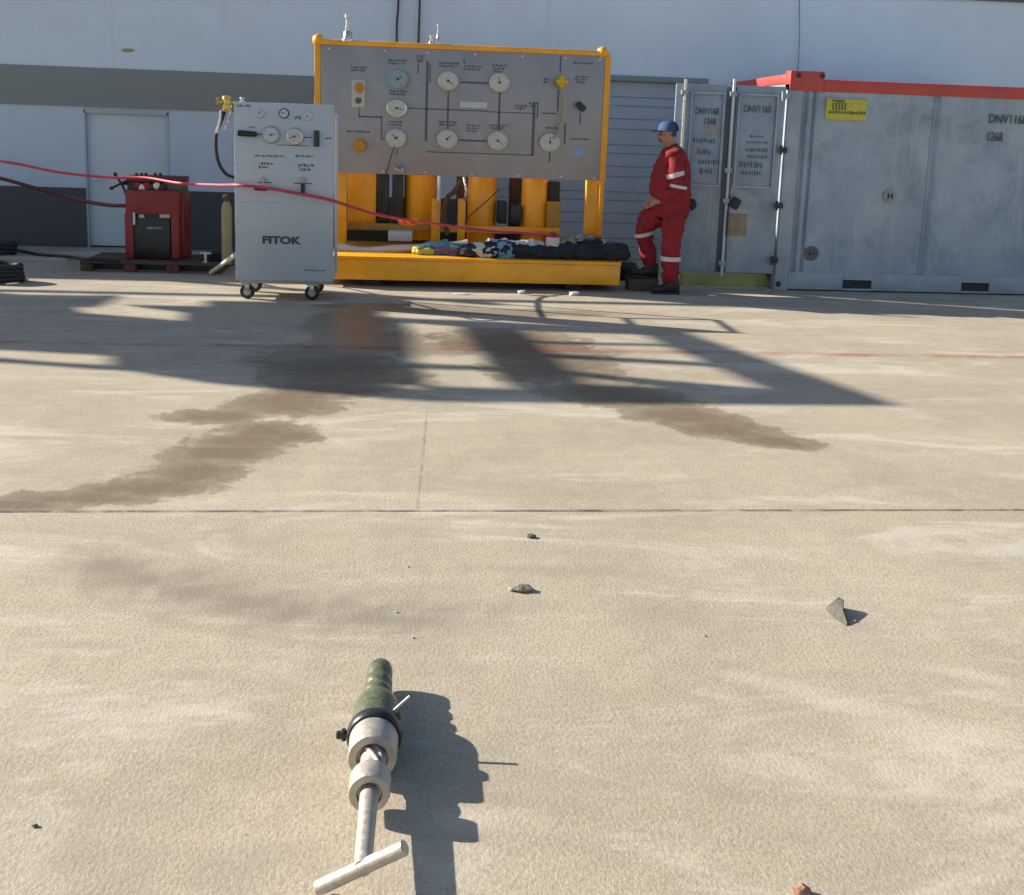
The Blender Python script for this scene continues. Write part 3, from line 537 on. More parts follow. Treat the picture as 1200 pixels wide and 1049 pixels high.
# brass valve, hose loop at its top left
q = V(266, 122, CY+.25)
bv = MB().lathe(q+Vector((0, 0, -.07)), (0, 0, 1), [(0, .03), (.02, .045), (.06, .045), (.065, .032), (.11, .032), (.112, .045), (.14, .04), (.145, .015)], 10).cyl(q+Vector((-.075, 0, .02)), q+Vector((.1, 0, .02)), .02, seg=10).cyl(q+Vector((-.095, 0, .02)), q+Vector((-.07, 0, .02)), .032, seg=8).build('brass_valve', 'brass', CB)
MB().tube([q+Vector((-.02, 0, -.07)), V(260, 140, CY+.25), V(254, 155, CY+.25), V(253, 172, CY+.25), V(256, 190, CY+.25), V(263, 202, CY+.25), V(271, 207, CY+.26), V(277, 208, CY+.28)], .016, 10).build('hose_loop', 'black', CB)
MB().tube([q+Vector((-.05, -.01, -.06)), V(258, 140, CY+.22), V(254, 156, CY+.22)], .014, 8).build('pipe', 'chrome', CB)
MB().tube([q+Vector((.03, -.01, -.06)), V(268, 142, CY+.22), V(263, 152, CY+.22)], .013, 8).build('pipe', 'chrome', CB)
q = V(284, 115, CY+.15); MB().lathe((q.x, q.y, cz1-.012), (0, 0, 1), [(0, .03), (.02, .03), (.022, .016), (.04, .016), (.041, .024), (.055, .022)], 10).build('top_fitting', 'chrome', CB)

# ================================================================== RED MACHINE ON PALLET
RY = 11.2
def R3(px, py, Y=RY): return V(px, py, Y)
pa, pb = V(93, 308, 11.0), V(258, 308, 11.0)
PZ = .11
pal = root('wooden_pallet', ((pa.x+pb.x)/2, 11.3, 0), 'low dark wooden pallet with reddish blocks under the red machine', 'pallet')
for i in range(5):
    y = 11.0+i*.17; MB().box((pa.x, y, PZ-.022), (pb.x, y+.12, PZ), bev=.003).build('plank', 'wood', pal)
for i in range(4):
    x = pa.x+(pb.x-pa.x-.12)*i/3
    MB().box((x, 11.02, 0), (x+.12, 11.12, PZ-.024), bev=.004).build('block', 'redwood' if i in (1, 2, 3) else 'wood', pal); MB().box((x, 11.68, 0), (x+.12, 11.78, PZ-.024)).build('block', 'wood', pal)
MB().box((pa.x+.02, 11.2, 0), (pb.x-.02, 11.6, PZ-.03)).build('stringer', 'blackp', pal)
RM = root('hydraulic_unit', (R3(180, 300).x, RY+.25, PZ), 'red steel hydraulic unit with black front box and valves on top, on the pallet', 'hydraulic unit')
def rbox(px0, px1, py0, py1, Y0, Y1, name, m, parent=RM, bev=.01):
    a_, c_ = V(px0, py1, Y0), V(px1, py0, Y0); return MB().box((a_.x, Y0, max(a_.z, PZ)), (c_.x, Y1, c_.z), bev=bev).build(name, m, parent)
rbox(147, 155.5, 250, 304, RY, RY+.08, 'leg', 'red'); rbox(201, 209.5, 250, 304, RY, RY+.08, 'leg', 'red')
rbox(147, 210, 224, 250.5, RY, RY+.45, 'housing', 'red'); rbox(209.6, 215, 226, 303, RY+.1, RY+.45, 'side_panel', 'red')
bx = rbox(157, 199, 251, 301, RY+.02, RY+.4, 'black_box', 'blackp')
rbox(150, 208, 298, 304, RY+.1, RY+.42, 'base', 'red')
caption(bx, 179, 267, 19, 1, RY+.02, .02, m='stainw')
for px in (166, 190, 196): rbox(px-3, px+3, 251.5, 255.5, RY-.01, RY+.019, 'clip', 'satin', bx, .003)
rbox(155.6, 158, 249, 264, RY-.012, RY+.019, 'bracket', 'whitepaint')
rbox(150, 213, 208, 212.5, RY+.05, RY+.4, 'top_rail', 'maroon'); rbox(190, 213, 212.5, 224, RY+.1, RY+.4, 'manifold', 'olive'); rbox(149, 190, 213, 224, RY+.12, RY+.4, 'manifold', 'maroon')
for i, px in enumerate((155, 161, 166, 172, 177, 184, 189)):
    q = V(px, 218 if i % 2 else 220, RY+.06); MB().lathe(q+Vector((0, .06, 0)), (0, -1, 0), [(0, .03), (.04, .03), (.05, .042), (.07, .042), (.075, .02)], 10).build('valve', 'chrome' if i in (2, 5) else ('red' if i % 2 else 'blackp'), RM)
for px in (160, 166, 171, 182, 188): q = V(px, 208, RY+.2); MB().cyl(q, q+Vector((0, 0, .05)), .02, .014, 8).build('stud', 'maroon', RM)
q = V(142, 215, RY+.1); hw = MB()
for k in range(4):
    an = .5+k*math.pi/2; hw.cyl(q, q+Vector((math.cos(an)*.10, -.02, math.sin(an)*.10)), .012, seg=8).blob(q+Vector((math.cos(an)*.11, -.02, math.sin(an)*.11)), (.022, .022, .022), 0, 1, 2)
hw.cyl(q, q+Vector((.09, .08, 0)), .018, seg=10); hw.build('handwheel', 'blackp', RM)
# red hose crossing in front
pts = [V(-120, 176, 11.6), V(0, 190, 11.3), V(70, 201, 11.2), V(130, 208, 11.1), V(170, 209.5, 11.0), V(210, 213.5, 10.6), V(255, 217, 9.8), V(278, 217, 9.33), V(310, 220, 9.31), V(350, 227, 9.32), V(388, 236, 9.34), V(430, 247, 9.8), V(465, 256, 10.3), V(500, 262, 10.5), V(560, 268, 10.65), V(600, 272, 10.7), V(640, 276, 10.75)]
single('red_hose', MB().tube([p_+Vector((0, 0, .012*math.sin(i*2.1))) if i not in (7, 8, 9) else p_ for i, p_ in enumerate(pts)], .0145, 10), 'redhose', (pts[8].x, 9.3, pts[8].z), 'long bright red hose strung across the front of the cabinet to the skid deck', 'hose')
pts = [V(-60, 196, 12.6), V(0, 209, 12.6), V(40, 220, 12.5), V(80, 231, 12.4), V(105, 237, 12.0), V(128, 240.5, 11.7), V(148, 241, 11.4)]
single('maroon_hose', MB().tube(pts, .022, 10), 'maroon', pts[-1], 'dark maroon hose running from the left into the red unit', 'hose')
q = V(482, 260, 10.45); single('orange_rag', MB().blob(q, (.13, .03, .03), .35, 3, 3, 4), 'orange', q, 'bright orange rag wrapped on the red hose in front of the yellow tanks', 'rag')
pts = [G(-30, 288), G(10, 293), G(45, 300), G(80, 303)]; pts = [p_+Vector((0, 0, .02)) for p_ in pts]+[V(95, 303, 10.97), V(140, 306, 10.95)]
single('black_cable', MB().tube(pts, .018, 8), 'black', pts[1], 'thin black cable along the ground from the left to the pallet', 'cable')
# beige gas cylinder
q = V(266, 290, 11.0); gx = q.x; zt_ = V(266, 236, 11.0).z
gc = root('gas_cylinder', (gx, 11.0, PZ), 'narrow beige gas cylinder with valve cap standing left of the cabinet', 'gas cylinder')
MB().lathe((gx, 11.0, PZ), (0, 0, 1), [(0, .045), (.01, .055), (zt_-PZ-.08, .055), (zt_-PZ-.03, .045), (zt_-PZ, .025)], 20).build('body', 'beige', gc)
MB().lathe((gx, 11.0, zt_), (0, 0, 1), [(0, .022), (.03, .022), (.031, .04), (.06, .04), (.075, .02)], 12).cyl((gx-.05, 11, zt_+.045), (gx+.05, 11, zt_+.045), .012).build('valve', 'brown', gc)
a_, b_ = G(247, 322), V(275, 299, 10.2); single('white_pipe', MB().cyl(a_+Vector((0, 0, .02)), b_, .022, seg=12), 'white', a_, 'short white pipe leaning against the left side of the cabinet', 'pipe')
q = V(241, 300, 11.1); tp = MB().cyl((q.x, 11.1, PZ), (q.x, 11.1, PZ+.10), .018, seg=10).cyl((q.x-.06, 11.1, PZ+.10), (q.x+.06, 11.1, PZ+.10), .016, seg=10).lathe((q.x, 11.1, PZ), (0, 0, 1), [(0, .04), (.012, .04)], 12)
single('pipe_tee', tp, 'chrome', (q.x, 11.1, PZ), 'small silver pipe tee standing on the right end of the pallet', 'fitting')
co = MB()
for k in range(3):
    q = V(252, 296-k, 11.25); co.tube([(q.x+.10*math.cos(t*math.pi/6), 11.3+.08*math.sin(t*math.pi/6), PZ+.02+.03*k) for t in range(13)], .016, 8)
single('hose_coil', co, 'black', (q.x, 11.3, PZ), 'small black hose coil on the pallet between the red unit and cylinder', 'hose')
# black gear at the left edge
def coil(px, py, r, n_, th, label, z0=.0, sq=.6):
    q = G(px, py); o = MB()
    for k in range(n_):
        rr = r*(1-.08*k); o.tube([(q.x+rr*math.cos(t*math.pi/8)+.02*k, q.y+rr*sq*math.sin(t*math.pi/8), z0+th+th*1.6*k+.01*math.sin(t+k)) for t in range(17)], th, 8)
    return single('hose_coil', o, 'black', q, label, 'hose')
coil(-12, 330, .30, 4, .028, 'large black hose coil at the left edge of the sunlit strip')
coil(-6, 298, .22, 3, .03, 'black hose coil close to the dark plinth at the left edge')
q = G(24, 329); single('hose_coupling', MB().cyl(q+Vector((-.07, .02, .05)), q+Vector((.05, -.03, .035)), .032, .038, 14).cyl(q+Vector((.05, -.03, .035)), q+Vector((.08, -.04, .033)), .03, .026, 14), 'satin', q, 'grey metal hose coupling on the end of the black coil', 'coupling')

# ================================================================== CONTAINER
KY = 10.75; kx0 = V(908, 330, KY).x; kz1 = V(918, 82, KY).z; KX1 = kx0+3.05; KD = 2.15
K = root('cargo_container', ((kx0+KX1)/2, KY+KD/2, 0), 'grey offshore container with red top rail and its door swung open', 'container')
kb = V(1060, 322, KY).z; kr = V(1060, 103, KY).z
def kx(px, py=220): return V(px, py, KY).x
# front side panel with shallow vertical presses
xs = [kx0+.15]; prof = [(kx0+.15, .02)]
for px, dpt, w_ in ((937, .025, .03), (947, .025, .02), (1090, .035, .05)):
    x = kx(px); prof += [(x-w_, .02), (x-w_*.3, .02+dpt), (x+w_*.3, .02+dpt), (x+w_, .012), (x+w_*1.5, .02)]
prof += [(KX1-.15, .02)]
pf2 = []
for (xa, ya), (xb, yb) in zip(prof[:-1], prof[1:]):
    nn_ = max(1, int((xb-xa)/.09)); pf2 += [(xa+(xb-xa)*t/nn_, ya+(yb-ya)*t/nn_) for t in range(nn_)]
prof = pf2+[prof[-1]]
o = MB(); N = len(prof); vs = []; rows = 22
for k in range(rows+1):
    z_ = kb+(kr-kb)*k/rows
    for i, (x, dy) in enumerate(prof): vs.append((x-(.04*(1-k/rows) if i > 5 and i < 16 and False else 0), KY+dy+.010*noise.noise(Vector((x*2.2, z_*2.2, 0)))+.005*noise.noise(Vector((x*6, z_*5, 4))), z_))
o.add(vs, [[k*N+i, k*N+i+1, (k+1)*N+i+1, (k+1)*N+i] for k in range(rows) for i in range(N-1)], True); o.build('side_panel', 'container', K)
MB().box((kx0+.06, KY+.06, .16), (KX1-.06, KY+KD-.05, kr+.02)).build('inner_shell', 'container', K)
# posts and rails
for x in (kx0, KX1-.15):
    for y in (KY, KY+KD-.14): MB().box((x, y, .0), (x+.15, y+.14, kz1-.13), bev=.012).build('corner_post', 'container2', K)
rb = MB(); x = kx0+.15; pk = [(kx(988, 331), kx(1022, 331)), (kx(1127, 335), kx(1160, 335))]
for a_, c_ in pk+[(KX1-.15, KX1-.15)]:
    rb.box((x, KY+.004, .015), (a_, KY+.12, kb), bev=.006)
    if c_ > a_: rb.box((a_, KY+.004, .13), (c_, KY+.12, kb)).box((a_, KY+.004, .015), (c_, KY+.12, .035)); 
    x = c_
rb.build('bottom_rail', 'container2', K)
for a_, c_ in pk: MB().box((a_, KY+.03, .035), (c_, KY+.9, .13)).build('forklift_pocket', 'dark', K)
MB().box((kx0+.15, KY+KD-.12, .02), (KX1-.15, KY+KD, kb)).build('bottom_rail', 'container2', K)
tz0 = V(1000, 99, KY).z; rz1 = V(1000, 99-1, KY).z
cl = MB().box((kx0+.0, KY-.005, kz1-.21), (kx(966, 95), KY+.16, kz1), bev=.01); cl.build('corner_casting', 'redrail', K)
tr0, tr1 = V(1060, 111, KY).z, V(1060, 97, KY).z
MB().box((kx(966, 95), KY, tr0), (KX1, KY+.12, tr1), bev=.008).build('top_rail', 'redrail', K)
MB().box((kx0+.01, KY+.16, kz1-.13), (kx0+.12, KY+KD, kz1-.03), bev=.008).build('top_rail', 'redrail', K)
MB().box((kx0, KY+KD-.12, kz1-.16), (KX1, KY+KD, kz1-.04)).build('top_rail', 'redrail', K)
MB().box((kx0+.02, KY+.02, kr+.0), (KX1, KY+KD-.02, tr0+.02)).build('roof_panel', 'container', K)
hz = MB()
for px, py in ((936, 88), (964, 89)):
    q = V(px, py, KY-.006); hz.lathe(q+Vector((0, .003, 0)), (0, -1, 0), [(0, .028), (.006, .028)], 16)
hz.build('casting_hole', 'dark', K)
for px, py in ((921, 113), (919, 176), (914, 241), (908, 305)):     # hinges
    q = V(px, py, KY-.02); MB().box(q+Vector((-.045, -.02, -.03)), q+Vector((.03, .021, .03)), bev=.008).cyl(q+Vector((-.04, -.02, -.05)), q+Vector((-.04, -.02, .05)), .014, seg=10).build('hinge', 'blackp' if py != 113 else 'container2', K)
q = V(912, 333, KY-.003); MB().lathe(q+Vector((0, .004, 0)), (0, -1, 0), [(0, .03), (.006, .03)], 16).build('drain_hole', 'dark', K)
# sign
q0, q1 = V(967, 140, KY-.004), V(1017, 117, KY-.004); sg = MB().box((q0.x, KY-.006, q0.z), (q1.x, KY+.012, q1.z), bev=.003).build('sign', 'sign', K)
lg = MB(); c = V(983, 124, KY-.008)
for k in range(5): lg.box((c.x-.07+k*.033, KY-.0095, c.z-.045), (c.x-.07+k*.033+.018, KY-.0065, c.z+.05-.008*abs(k-2)))
lg.box((c.x-.08, KY-.0095, c.z+.045), (c.x+.06, KY-.0065, c.z+.062)).build('emblem', 'signg', sg)
caption(sg, 992, 132, 44, 1, KY-.0065, .02, m='signg')
q = V(1158, 144, KY+.012); text('DNV1168', 'ink', (q.x, KY+.006, q.z), .135, K, xs=.78)
q = V(1155, 165, KY+.012); text('1268', 'ink', (q.x, KY+.006, q.z), .135, K, xs=.70)
for px, py, r, m in ((1043, 230, .075, 'stainw'), (951, 297, .08, 'stainb')):
    q = V(px, py, KY+.012); s_ = MB().rings([MB().ring(q+Vector((0, -.004*k, 0)), (0, -1, 0), r, 24) for k in (0, 1)]).build('round_sticker', m, K)
    lg = MB().box(q+Vector((-.03, -.0075, -.035)), q+Vector((-.012, -.0045, .035))).box(q+Vector((.012, -.0075, -.035)), q+Vector((.03, -.0045, .035))).box(q+Vector((-.03, -.0075, -.008)), q+Vector((.03, -.0045, .008))); lg.build('sticker_mark', 'inklight', s_)
def scuff(px, py, wx, wz, m, sd_):
    q = V(px, py, KY+.016); o = MB(); n_ = 20; rr = [1+.5*noise.noise(Vector((math.cos(t*2*math.pi/n_)*1.5, math.sin(t*2*math.pi/n_)*1.5, sd_))) for t in range(n_)]
    o.prism([q+Vector((math.cos(t*2*math.pi/n_)*wx*rr[t], 0, math.sin(t*2*math.pi/n_)*wz*rr[t])) for t in range(n_)], (0, 0, 0), (0, -.003, 0)); return o.build('scuff', m, K)
for a_ in ((978, 185, .20, .035, 'container2', 1), (1045, 108+6, .12, .02, 'stainw', 2), (958, 290, .10, .05, 'stainw', 3), (985, 230, .02, .05, 'stainw', 4), (965, 248, .012, .06, 'stainw', 5), (1030, 293, .25, .02, 'container2', 6), (1085, 255, .05, .12, 'stainb', 7), (1128, 205, .04, .06, 'container2', 8), (1105, 300, .02, .12, 'stainw', 9)): pass
# door swung open, facing us
ang = math.radians(6); hx, hy = kx0-.03, KY+.01
DW = hx-V(786, 220, KY+.1).x; dz0, dz1 = V(850, 320, KY).z, V(850, 99, KY).z
def dp(u, n_, z): return Vector((hx-u*math.cos(ang)-n_*math.sin(ang)*0, hy+u*math.sin(ang)-n_*math.cos(ang), z))
RZ = Matrix.Rotation(-ang, 3, 'Z')
def dbox(o, u0, u1, n0, n1, z0, z1, bev=.004):
    return o.box((hx-u1, hy-n1, z0), (hx-u0, hy-n0, z1), RZ, (hx, hy, z0), bev=bev)
def du(px): # door coordinate from photo column
    d_ = ray(px, 220); t = (hy*math.cos(ang)+hx*math.sin(ang))/(d_.y*math.cos(ang)+d_.x*math.sin(ang)); return (hx-d_.x*t)/math.cos(ang)
DR = dbox(MB(), 0, DW, -.05, 0, dz0, dz1).build('door', 'container', K)
for a_, c_ in ((905, 858), (843, 803)):
    u0, u1 = du(a_), du(c_); zz = V(850, 220, KY).z; o = MB()
    dbox(o, u0, u0+.022, .001, .025, zz, dz1-.08); dbox(o, u1-.022, u1, .001, .025, zz, dz1-.08); dbox(o, u0+.022, u1-.022, .001, .024, zz, zz+.025); dbox(o, u0+.022, u1-.022, .001, .024, dz1-.105, dz1-.08); o.build('panel_rib', 'container2', DR)
for px in (851, 795):
    u = du(px); zz1 = V(px, 92, KY).z; o = MB().cyl(dp(u, .045, dz0-.03), dp(u, .045, zz1), .017, seg=12)
    rd = o.build('lock_rod', 'chrome' if px == 795 else 'cabinet', DR)
    for zz in (dz0+.08, dz0+.75, 1.25, dz1-.12): dbox(MB(), u-.035, u+.035, .001, .064, zz, zz+.05).build('rod_bracket', 'container2', DR)
u = du(853); dbox(MB(), du(856), du(845), .0012, .018, dz0, dz1-.02).build('centre_strip', mat('dark_slate_paint', (.07, .09, .12), .5), DR)
u = du(860); q = dp(u, .08, V(860, 238, KY).z); MB().box(q+Vector((-.055, -.025, -.06)), q+Vector((.055, .025, .06)), Matrix.Rotation(.5, 3, 'Y'), bev=.025).cyl(q, q+Vector((0, .1, 0)), .02, seg=10).build('lock_box', 'black', DR)
MB().cyl(dp(du(853), .06, V(853, 246, KY).z), dp(du(853), .06, V(853, 276, KY).z), .012, seg=8).build('handle_bar', 'blackp', DR)
dbox(MB(), du(878), du(852), .001, .010, V(865, 277, KY).z, V(865, 251, KY).z).build('document_plate', 'paper', DR)
def dtext(word, px, py, size, xs, m='ink'):
    u = du(px); zz = V(px, py, KY).z; p_ = dp(u, .006, zz); text(word, m, p_, size, DR, xs=xs, rotz=-ang)
dtext('DNV1168', 809, 133, .10, .60); dtext('1268', 819, 145, .09, .75); dtext('DNV1168', 865, 131, .11, .64, 'inklight')
q0, q1 = du(838), du(821); dbox(MB(), q0, q1, .001, .006, V(830, 158, KY).z, V(830, 147, KY).z).build('white_label', 'stainw', DR)
def dcaption(px, py, wpx, rows, hh, gap):
    cp = MB()
    s_ = depth(V(px, py, KY))/FPX; W_ = wpx*s_; zz = V(px, py, KY).z
    for k in range(rows):
        u = du(px)-W_/2
        while u < du(px)+W_/2:
            ww = random.uniform(.008, .02); dbox(cp, u, u+ww, .001, .003, zz-k*gap-hh*random.uniform(.5, 1), zz-k*gap+hh*random.uniform(.5, 1), 0); u += ww+random.uniform(.008, .016)
    cp.build('caption', 'inklight', DR)
dcaption(822, 165, 24, 1, .03, .05); dcaption(822, 178, 16, 1, .035, .05); dcaption(829, 190, 24, 1, .03, .05); dcaption(826, 201, 14, 1, .035, .05)
dcaption(882, 160, 16, 1, .015, .04); dcaption(884, 167, 24, 1, .014, .04); dcaption(884, 176, 24, 2, .022, .07); dcaption(878, 193, 26, 1, .035, .06); dcaption(878, 203, 24, 1, .03, .06)
# yellow-green beam under the door
a_, c_ = G(800, 335), G(892, 338); single('steel_beam', MB().box((a_.x, KY+.20, 0), (kx0-.02, KY+.33, .13), bev=.01).box((a_.x, KY+.13, 0), (kx0-.02, KY+.2, .012)), 'beam', ((a_.x+kx0)/2, KY+.26, 0), 'faded yellow-green steel beam on the ground under the open container door', 'beam')

# ================================================================== MAN IN RED COVERALL
MY = 10.42
def J(px, py, dy=0.0): return V(px, py, MY+dy)
mr = root('person', (J(780, 340).x, MY, 0), 'man in red coverall and blue cap in profile, one foot raised', 'person')
def skin_obj(name, pts, edges, radii, m, parent, rootv=0, sub=2):
    org = origin_of(parent); me = bpy.data.meshes.new(name); me.from_pydata([Vector(p)-org for p in pts], edges, []); o = bpy.data.objects.new(name, me); COL.objects.link(o); o.parent = parent
    bpy.context.view_layer.objects.active = o; sk = o.modifiers.new('skin', 'SKIN'); sk.use_smooth_shade = True
    for i, r in enumerate(radii):
        sv = me.skin_vertices[0].data[i]; sv.radius = r if isinstance(r, tuple) else (r, r); sv.use_root = (i == rootv)
    ss = o.modifiers.new('sub', 'SUBSURF'); ss.levels = sub; ss.render_levels = sub
    dg = bpy.context.evaluated_depsgraph_get(); me2 = bpy.data.meshes.new_from_object(o.evaluated_get(dg)); o.modifiers.clear(); o.data = me2; me2.materials.clear(); me2.materials.append(M[m])
    for p_ in me2.polygons: p_.use_smooth = True
    return o
def build_skin(name, chains, m, parent, sub=2):
    pts, rad, edges, idx = [], [], [], {}
    for ch in chains:
        prev = None
        for key, p, r in ch:
            if key not in idx: idx[key] = len(pts); pts.append(p); rad.append(r)
            if prev is not None and (prev, idx[key]) not in edges: edges.append((prev, idx[key]))
            prev = idx[key]
    return skin_obj(name, pts, edges, rad, m, parent, 0, sub)
sh_n, sh_f = -.17, .17
def K_(key, px, py, dy, r): return (key, J(px, py, dy), r)
pel = K_('pel', 788, 238, 0, .135); bel = K_('bel', 788, 219, 0, .155); che = K_('che', 788, 195, 0, .155); upc = K_('upc', 789, 183, 0, .125); nec = K_('nec', 786, 172, 0, .062)
# body, one continuous mesh
hd = [K_('nec2', 784, 168, 0, .058), K_('hd1', 780.5, 162, 0, .078), K_('hd2', 781.5, 154, 0, .092), K_('hd3', 782, 149, 0, .075)]
hand_n = J(769, 236, -.13); hand_f = J(766, 238, .02)
def hand(prefix, wrist, d_, up_, side):
    d_ = Vector(d_).normalized(); up_ = Vector(up_).normalized(); s_ = d_.cross(up_).normalized()*side; ch = []
    palm = wrist+d_*.05; ch.append([(prefix+'w', wrist, .026), (prefix+'p', palm, (.038))])
    for k in range(4):
        base = palm+d_*.035+up_*(.030-.020*k); ln_ = (.034, .04, .037, .028)[k]
        ch.append([(prefix+'p', palm, .03), (prefix+'f%da' % k, base, .010), (prefix+'f%db' % k, base+d_*ln_*.7+s_*.012, .0095), (prefix+'f%dc' % k, base+d_*ln_*1.0+s_*.035, .0085)])
    ch.append([(prefix+'p', palm, .03), (prefix+'ta', palm+up_*.036-d_*.01, .011), (prefix+'tb', palm+up_*.055+d_*.02+s_*.01, .010), (prefix+'tc', palm+up_*.05+d_*.045+s_*.02, .009)])
    return ch
limb = []
for sd_, nm in ((-1, 'n'), (1, 'f')):
    S = K_('s'+nm, 791, 184, sd_*.16, .065); E_ = K_('e'+nm, 797 if sd_ < 0 else 792, 222, sd_*.21, .045); Wp = hand_n if sd_ < 0 else hand_f
    limb += [[upc, S, E_, ('w'+nm, Wp+Vector((.05, 0, 0)), .028), ('h'+nm+'w', Wp+Vector((.02, 0, 0)), .026)]]
    limb += [[('h'+nm+'w', Wp+Vector((.02, 0, 0)), .026)]+c_[1:] if c_[0][0] == 'h'+nm+'w' else c_ for c_ in hand('h'+nm, Wp+Vector((.02, 0, 0)), (-1, sd_*-.1, -.25), (0, 0, 1), sd_)]
limb += [[pel, K_('hn', 789, 243, -.09, .09), K_('kn', 787, 290, -.10, .058), K_('an', 786, 330, -.10, .045), K_('ton', 777, 338, -.10, .035)]]
limb += [[pel, K_('hf', 786, 241, .07, .07), K_('kf', 752, 263, .14, .058), K_('af', 761, 308, .16, .045), K_('tof', 753, 321, .16, .035)]]
BODY = build_skin('body', [[pel, bel, che, upc, nec]+hd, [hd[1], K_('nose', 772.5, 158.5, 0, .017), K_('nt', 770.8, 160, 0, .011)], [hd[1], K_('chin', 774, 166, 0, .034)], [hd[2], K_('earn', 783.5, 157, -.085, .018)], [hd[2], K_('earf', 783.5, 157, .085, .018)]]+limb, 'skin', mr)
# clothing
cov = [[('cpel', J(789, 236), .185), ('cbel', J(788, 218), .205), ('cche', J(788, 197), .195), ('cupc', J(789, 184), .155), ('ccol', J(786.5, 173.5), .098), ('ccol2', J(785.5, 169), .082)]]
for sd_, nm in ((-1, 'n'), (1, 'f')):
    Wp = hand_n if sd_ < 0 else hand_f
    cov.append([('cupc', J(789, 184), .15), ('cs'+nm, J(791, 185, sd_*.175), .095), ('cm'+nm, J(791, 204, sd_*.235), .085), ('ce'+nm, J(797 if sd_ < 0 else 792, 222, sd_*.24), .078), ('cf'+nm, J(782, 230, sd_*.18), .062), ('cw'+nm, Wp+Vector((.05, 0, 0)), .05)])
cov.append([('cpel', J(789, 236), .185), ('chn', J(790, 250, -.095), .135), ('ct', J(789, 270, -.10), .12), ('ckn', J(786, 290, -.10), .10), ('ccn', J(786, 310, -.10), .098), ('can', J(785.5, 333, -.10), .095)])
cov.append([('cpel', J(789, 236), .185), ('chf', J(782, 246, .07), .16), ('ctf', J(767, 253, .12), .13), ('ckf', J(753, 264, .14), .098), ('ccf', J(757, 285, .15), .088), ('caf', J(763, 314, .16), .085)])
COV = build_skin('coverall', cov, 'overall', mr, 3)
def weld(o, mb):
    bm = bmesh.new(); bm.from_mesh(o.data); me = bpy.data.meshes.new('t'); org = origin_of(o); me.from_pydata([v-org for v in mb.v], [], mb.f); bm.from_mesh(me)
    for f_ in bm.faces: f_.smooth = True
    bm.to_mesh(o.data); o.data.update()
def rd_(a_):
    def f(t):
        x = t*(len(a_)-1); i = min(int(x), len(a_)-2); return a_[i]+(a_[i+1]-a_[i])*(x-i)
    return f
wm = MB().tube([J(794, 232, .04), J(784, 240, .06), J(774, 248, .10), J(762, 257, .13), J(753, 264, .14)], rd_([.12, .165, .15, .125, .10]), 20)
wm.tube([J(793, 186, 0), J(789, 196, -.01), J(785.5, 212, -.01), J(785.5, 226, -.01), J(788, 240, -.01), J(789, 256, -.05)], rd_([.12, .185, .205, .21, .19, .14]), 28)
weld(COV, wm)
for v in COV.data.vertices:        # cloth folds
    p_ = v.co*7; v.co += v.normal*(.020*noise.noise(Vector((p_.x, p_.y, p_.z*1.8)))+.012*noise.noise(Vector((p_.x*1.6+p_.z*1.2, p_.y*2, p_.z*3.4)))+.006*noise.noise(p_*5))
def band(a_, ax, r, h, m='reflective', name='reflective_band', par=COV):
    o = MB(); ax = Vector(ax).normalized(); o.rings([o.ring(Vector(a_)+ax*(-h/2), ax, r, 24), o.ring(Vector(a_)+ax*(h/2), ax, r, 24)]); return o.build(name, m, par)
band(J(791.5, 205, -.237), J(791, 204, -.235)-J(794, 216, -.24), .092, .045)
band(J(795, 219, -.24), (0.15, 0, 1), .087, .03, 'overall' if False else 'reflective')
band(J(786, 303, -.10), (0, 0, 1), .108, .045)
band(J(754, 274, .145), J(753, 264, .14)-J(757, 285, .15), .10, .035)
# head details
c = J(781.5, 153.0); o = MB(); st = []
for k in range(9):
    t = k/8; st.append(o.ring(c+Vector((.008, 0, -.005+.105*math.sin(t*math.pi/2))), (0, 0, 1), max(.004, .112*math.cos(t*math.pi/2)**.75), 28, up=(1, 0, 0), ry=max(.004, .102*math.cos(t*math.pi/2)**.75)))
CAPO = o.rings(st).build('cap', 'cap', mr)
o = MB(); n_ = 14; up_ = []
for i in range(n_+1):
    t = -1+2*i/n_; up_.append((c.x-.075-.125*math.sqrt(max(0, 1-t*t)), c.y+t*.082, c.z-.010-.018*(1-t*t)))
o.prism(up_, (0, 0, 0), (0, 0, .010)).build('brim', 'capdark', CAPO)
o = MB(); st = []
for k in range(6):
    t = k/5; an0, an1 = -1.0, 1.0
    st.append([c+Vector((.008+(.116*math.cos(t*math.pi/2*.9)**.75)*math.cos(a1), (.107*math.cos(t*math.pi/2*.9)**.75)*math.sin(a1), .0+.103*math.sin(t*math.pi/2*.9))) for a1 in [an0+(an1-an0)*j/10 for j in range(11)]])
vs = [p_ for r_ in st for p_ in r_]; o.add(vs, [[k*11+j, k*11+j+1, (k+1)*11+j+1, (k+1)*11+j] for k in range(5) for j in range(10)], True); o.build('back_panel', 'capdark', CAPO)
MB().blob(J(786.2, 156.5), (.058, .070, .046), .05, 3, 3, 2).build('hair', 'beard', mr)
MB().blob(J(775.5, 164.8), (.030, .040, .018), .1, 4, 3, 3).build('beard', 'beard', mr)
for s_ in (-.034, .034): MB().blob(J(773.4, 157, s_), (.008, .010, .006), 0, 1, 2).build('eye', 'beard', mr)
MB().box(J(771.5, 163.2)+Vector((-.004, -.022, -.003)), J(771.5, 163.2)+Vector((.012, .022, .004)), bev=.002).build('mouth', mat('lip', (.28, .10, .08), .5), mr)
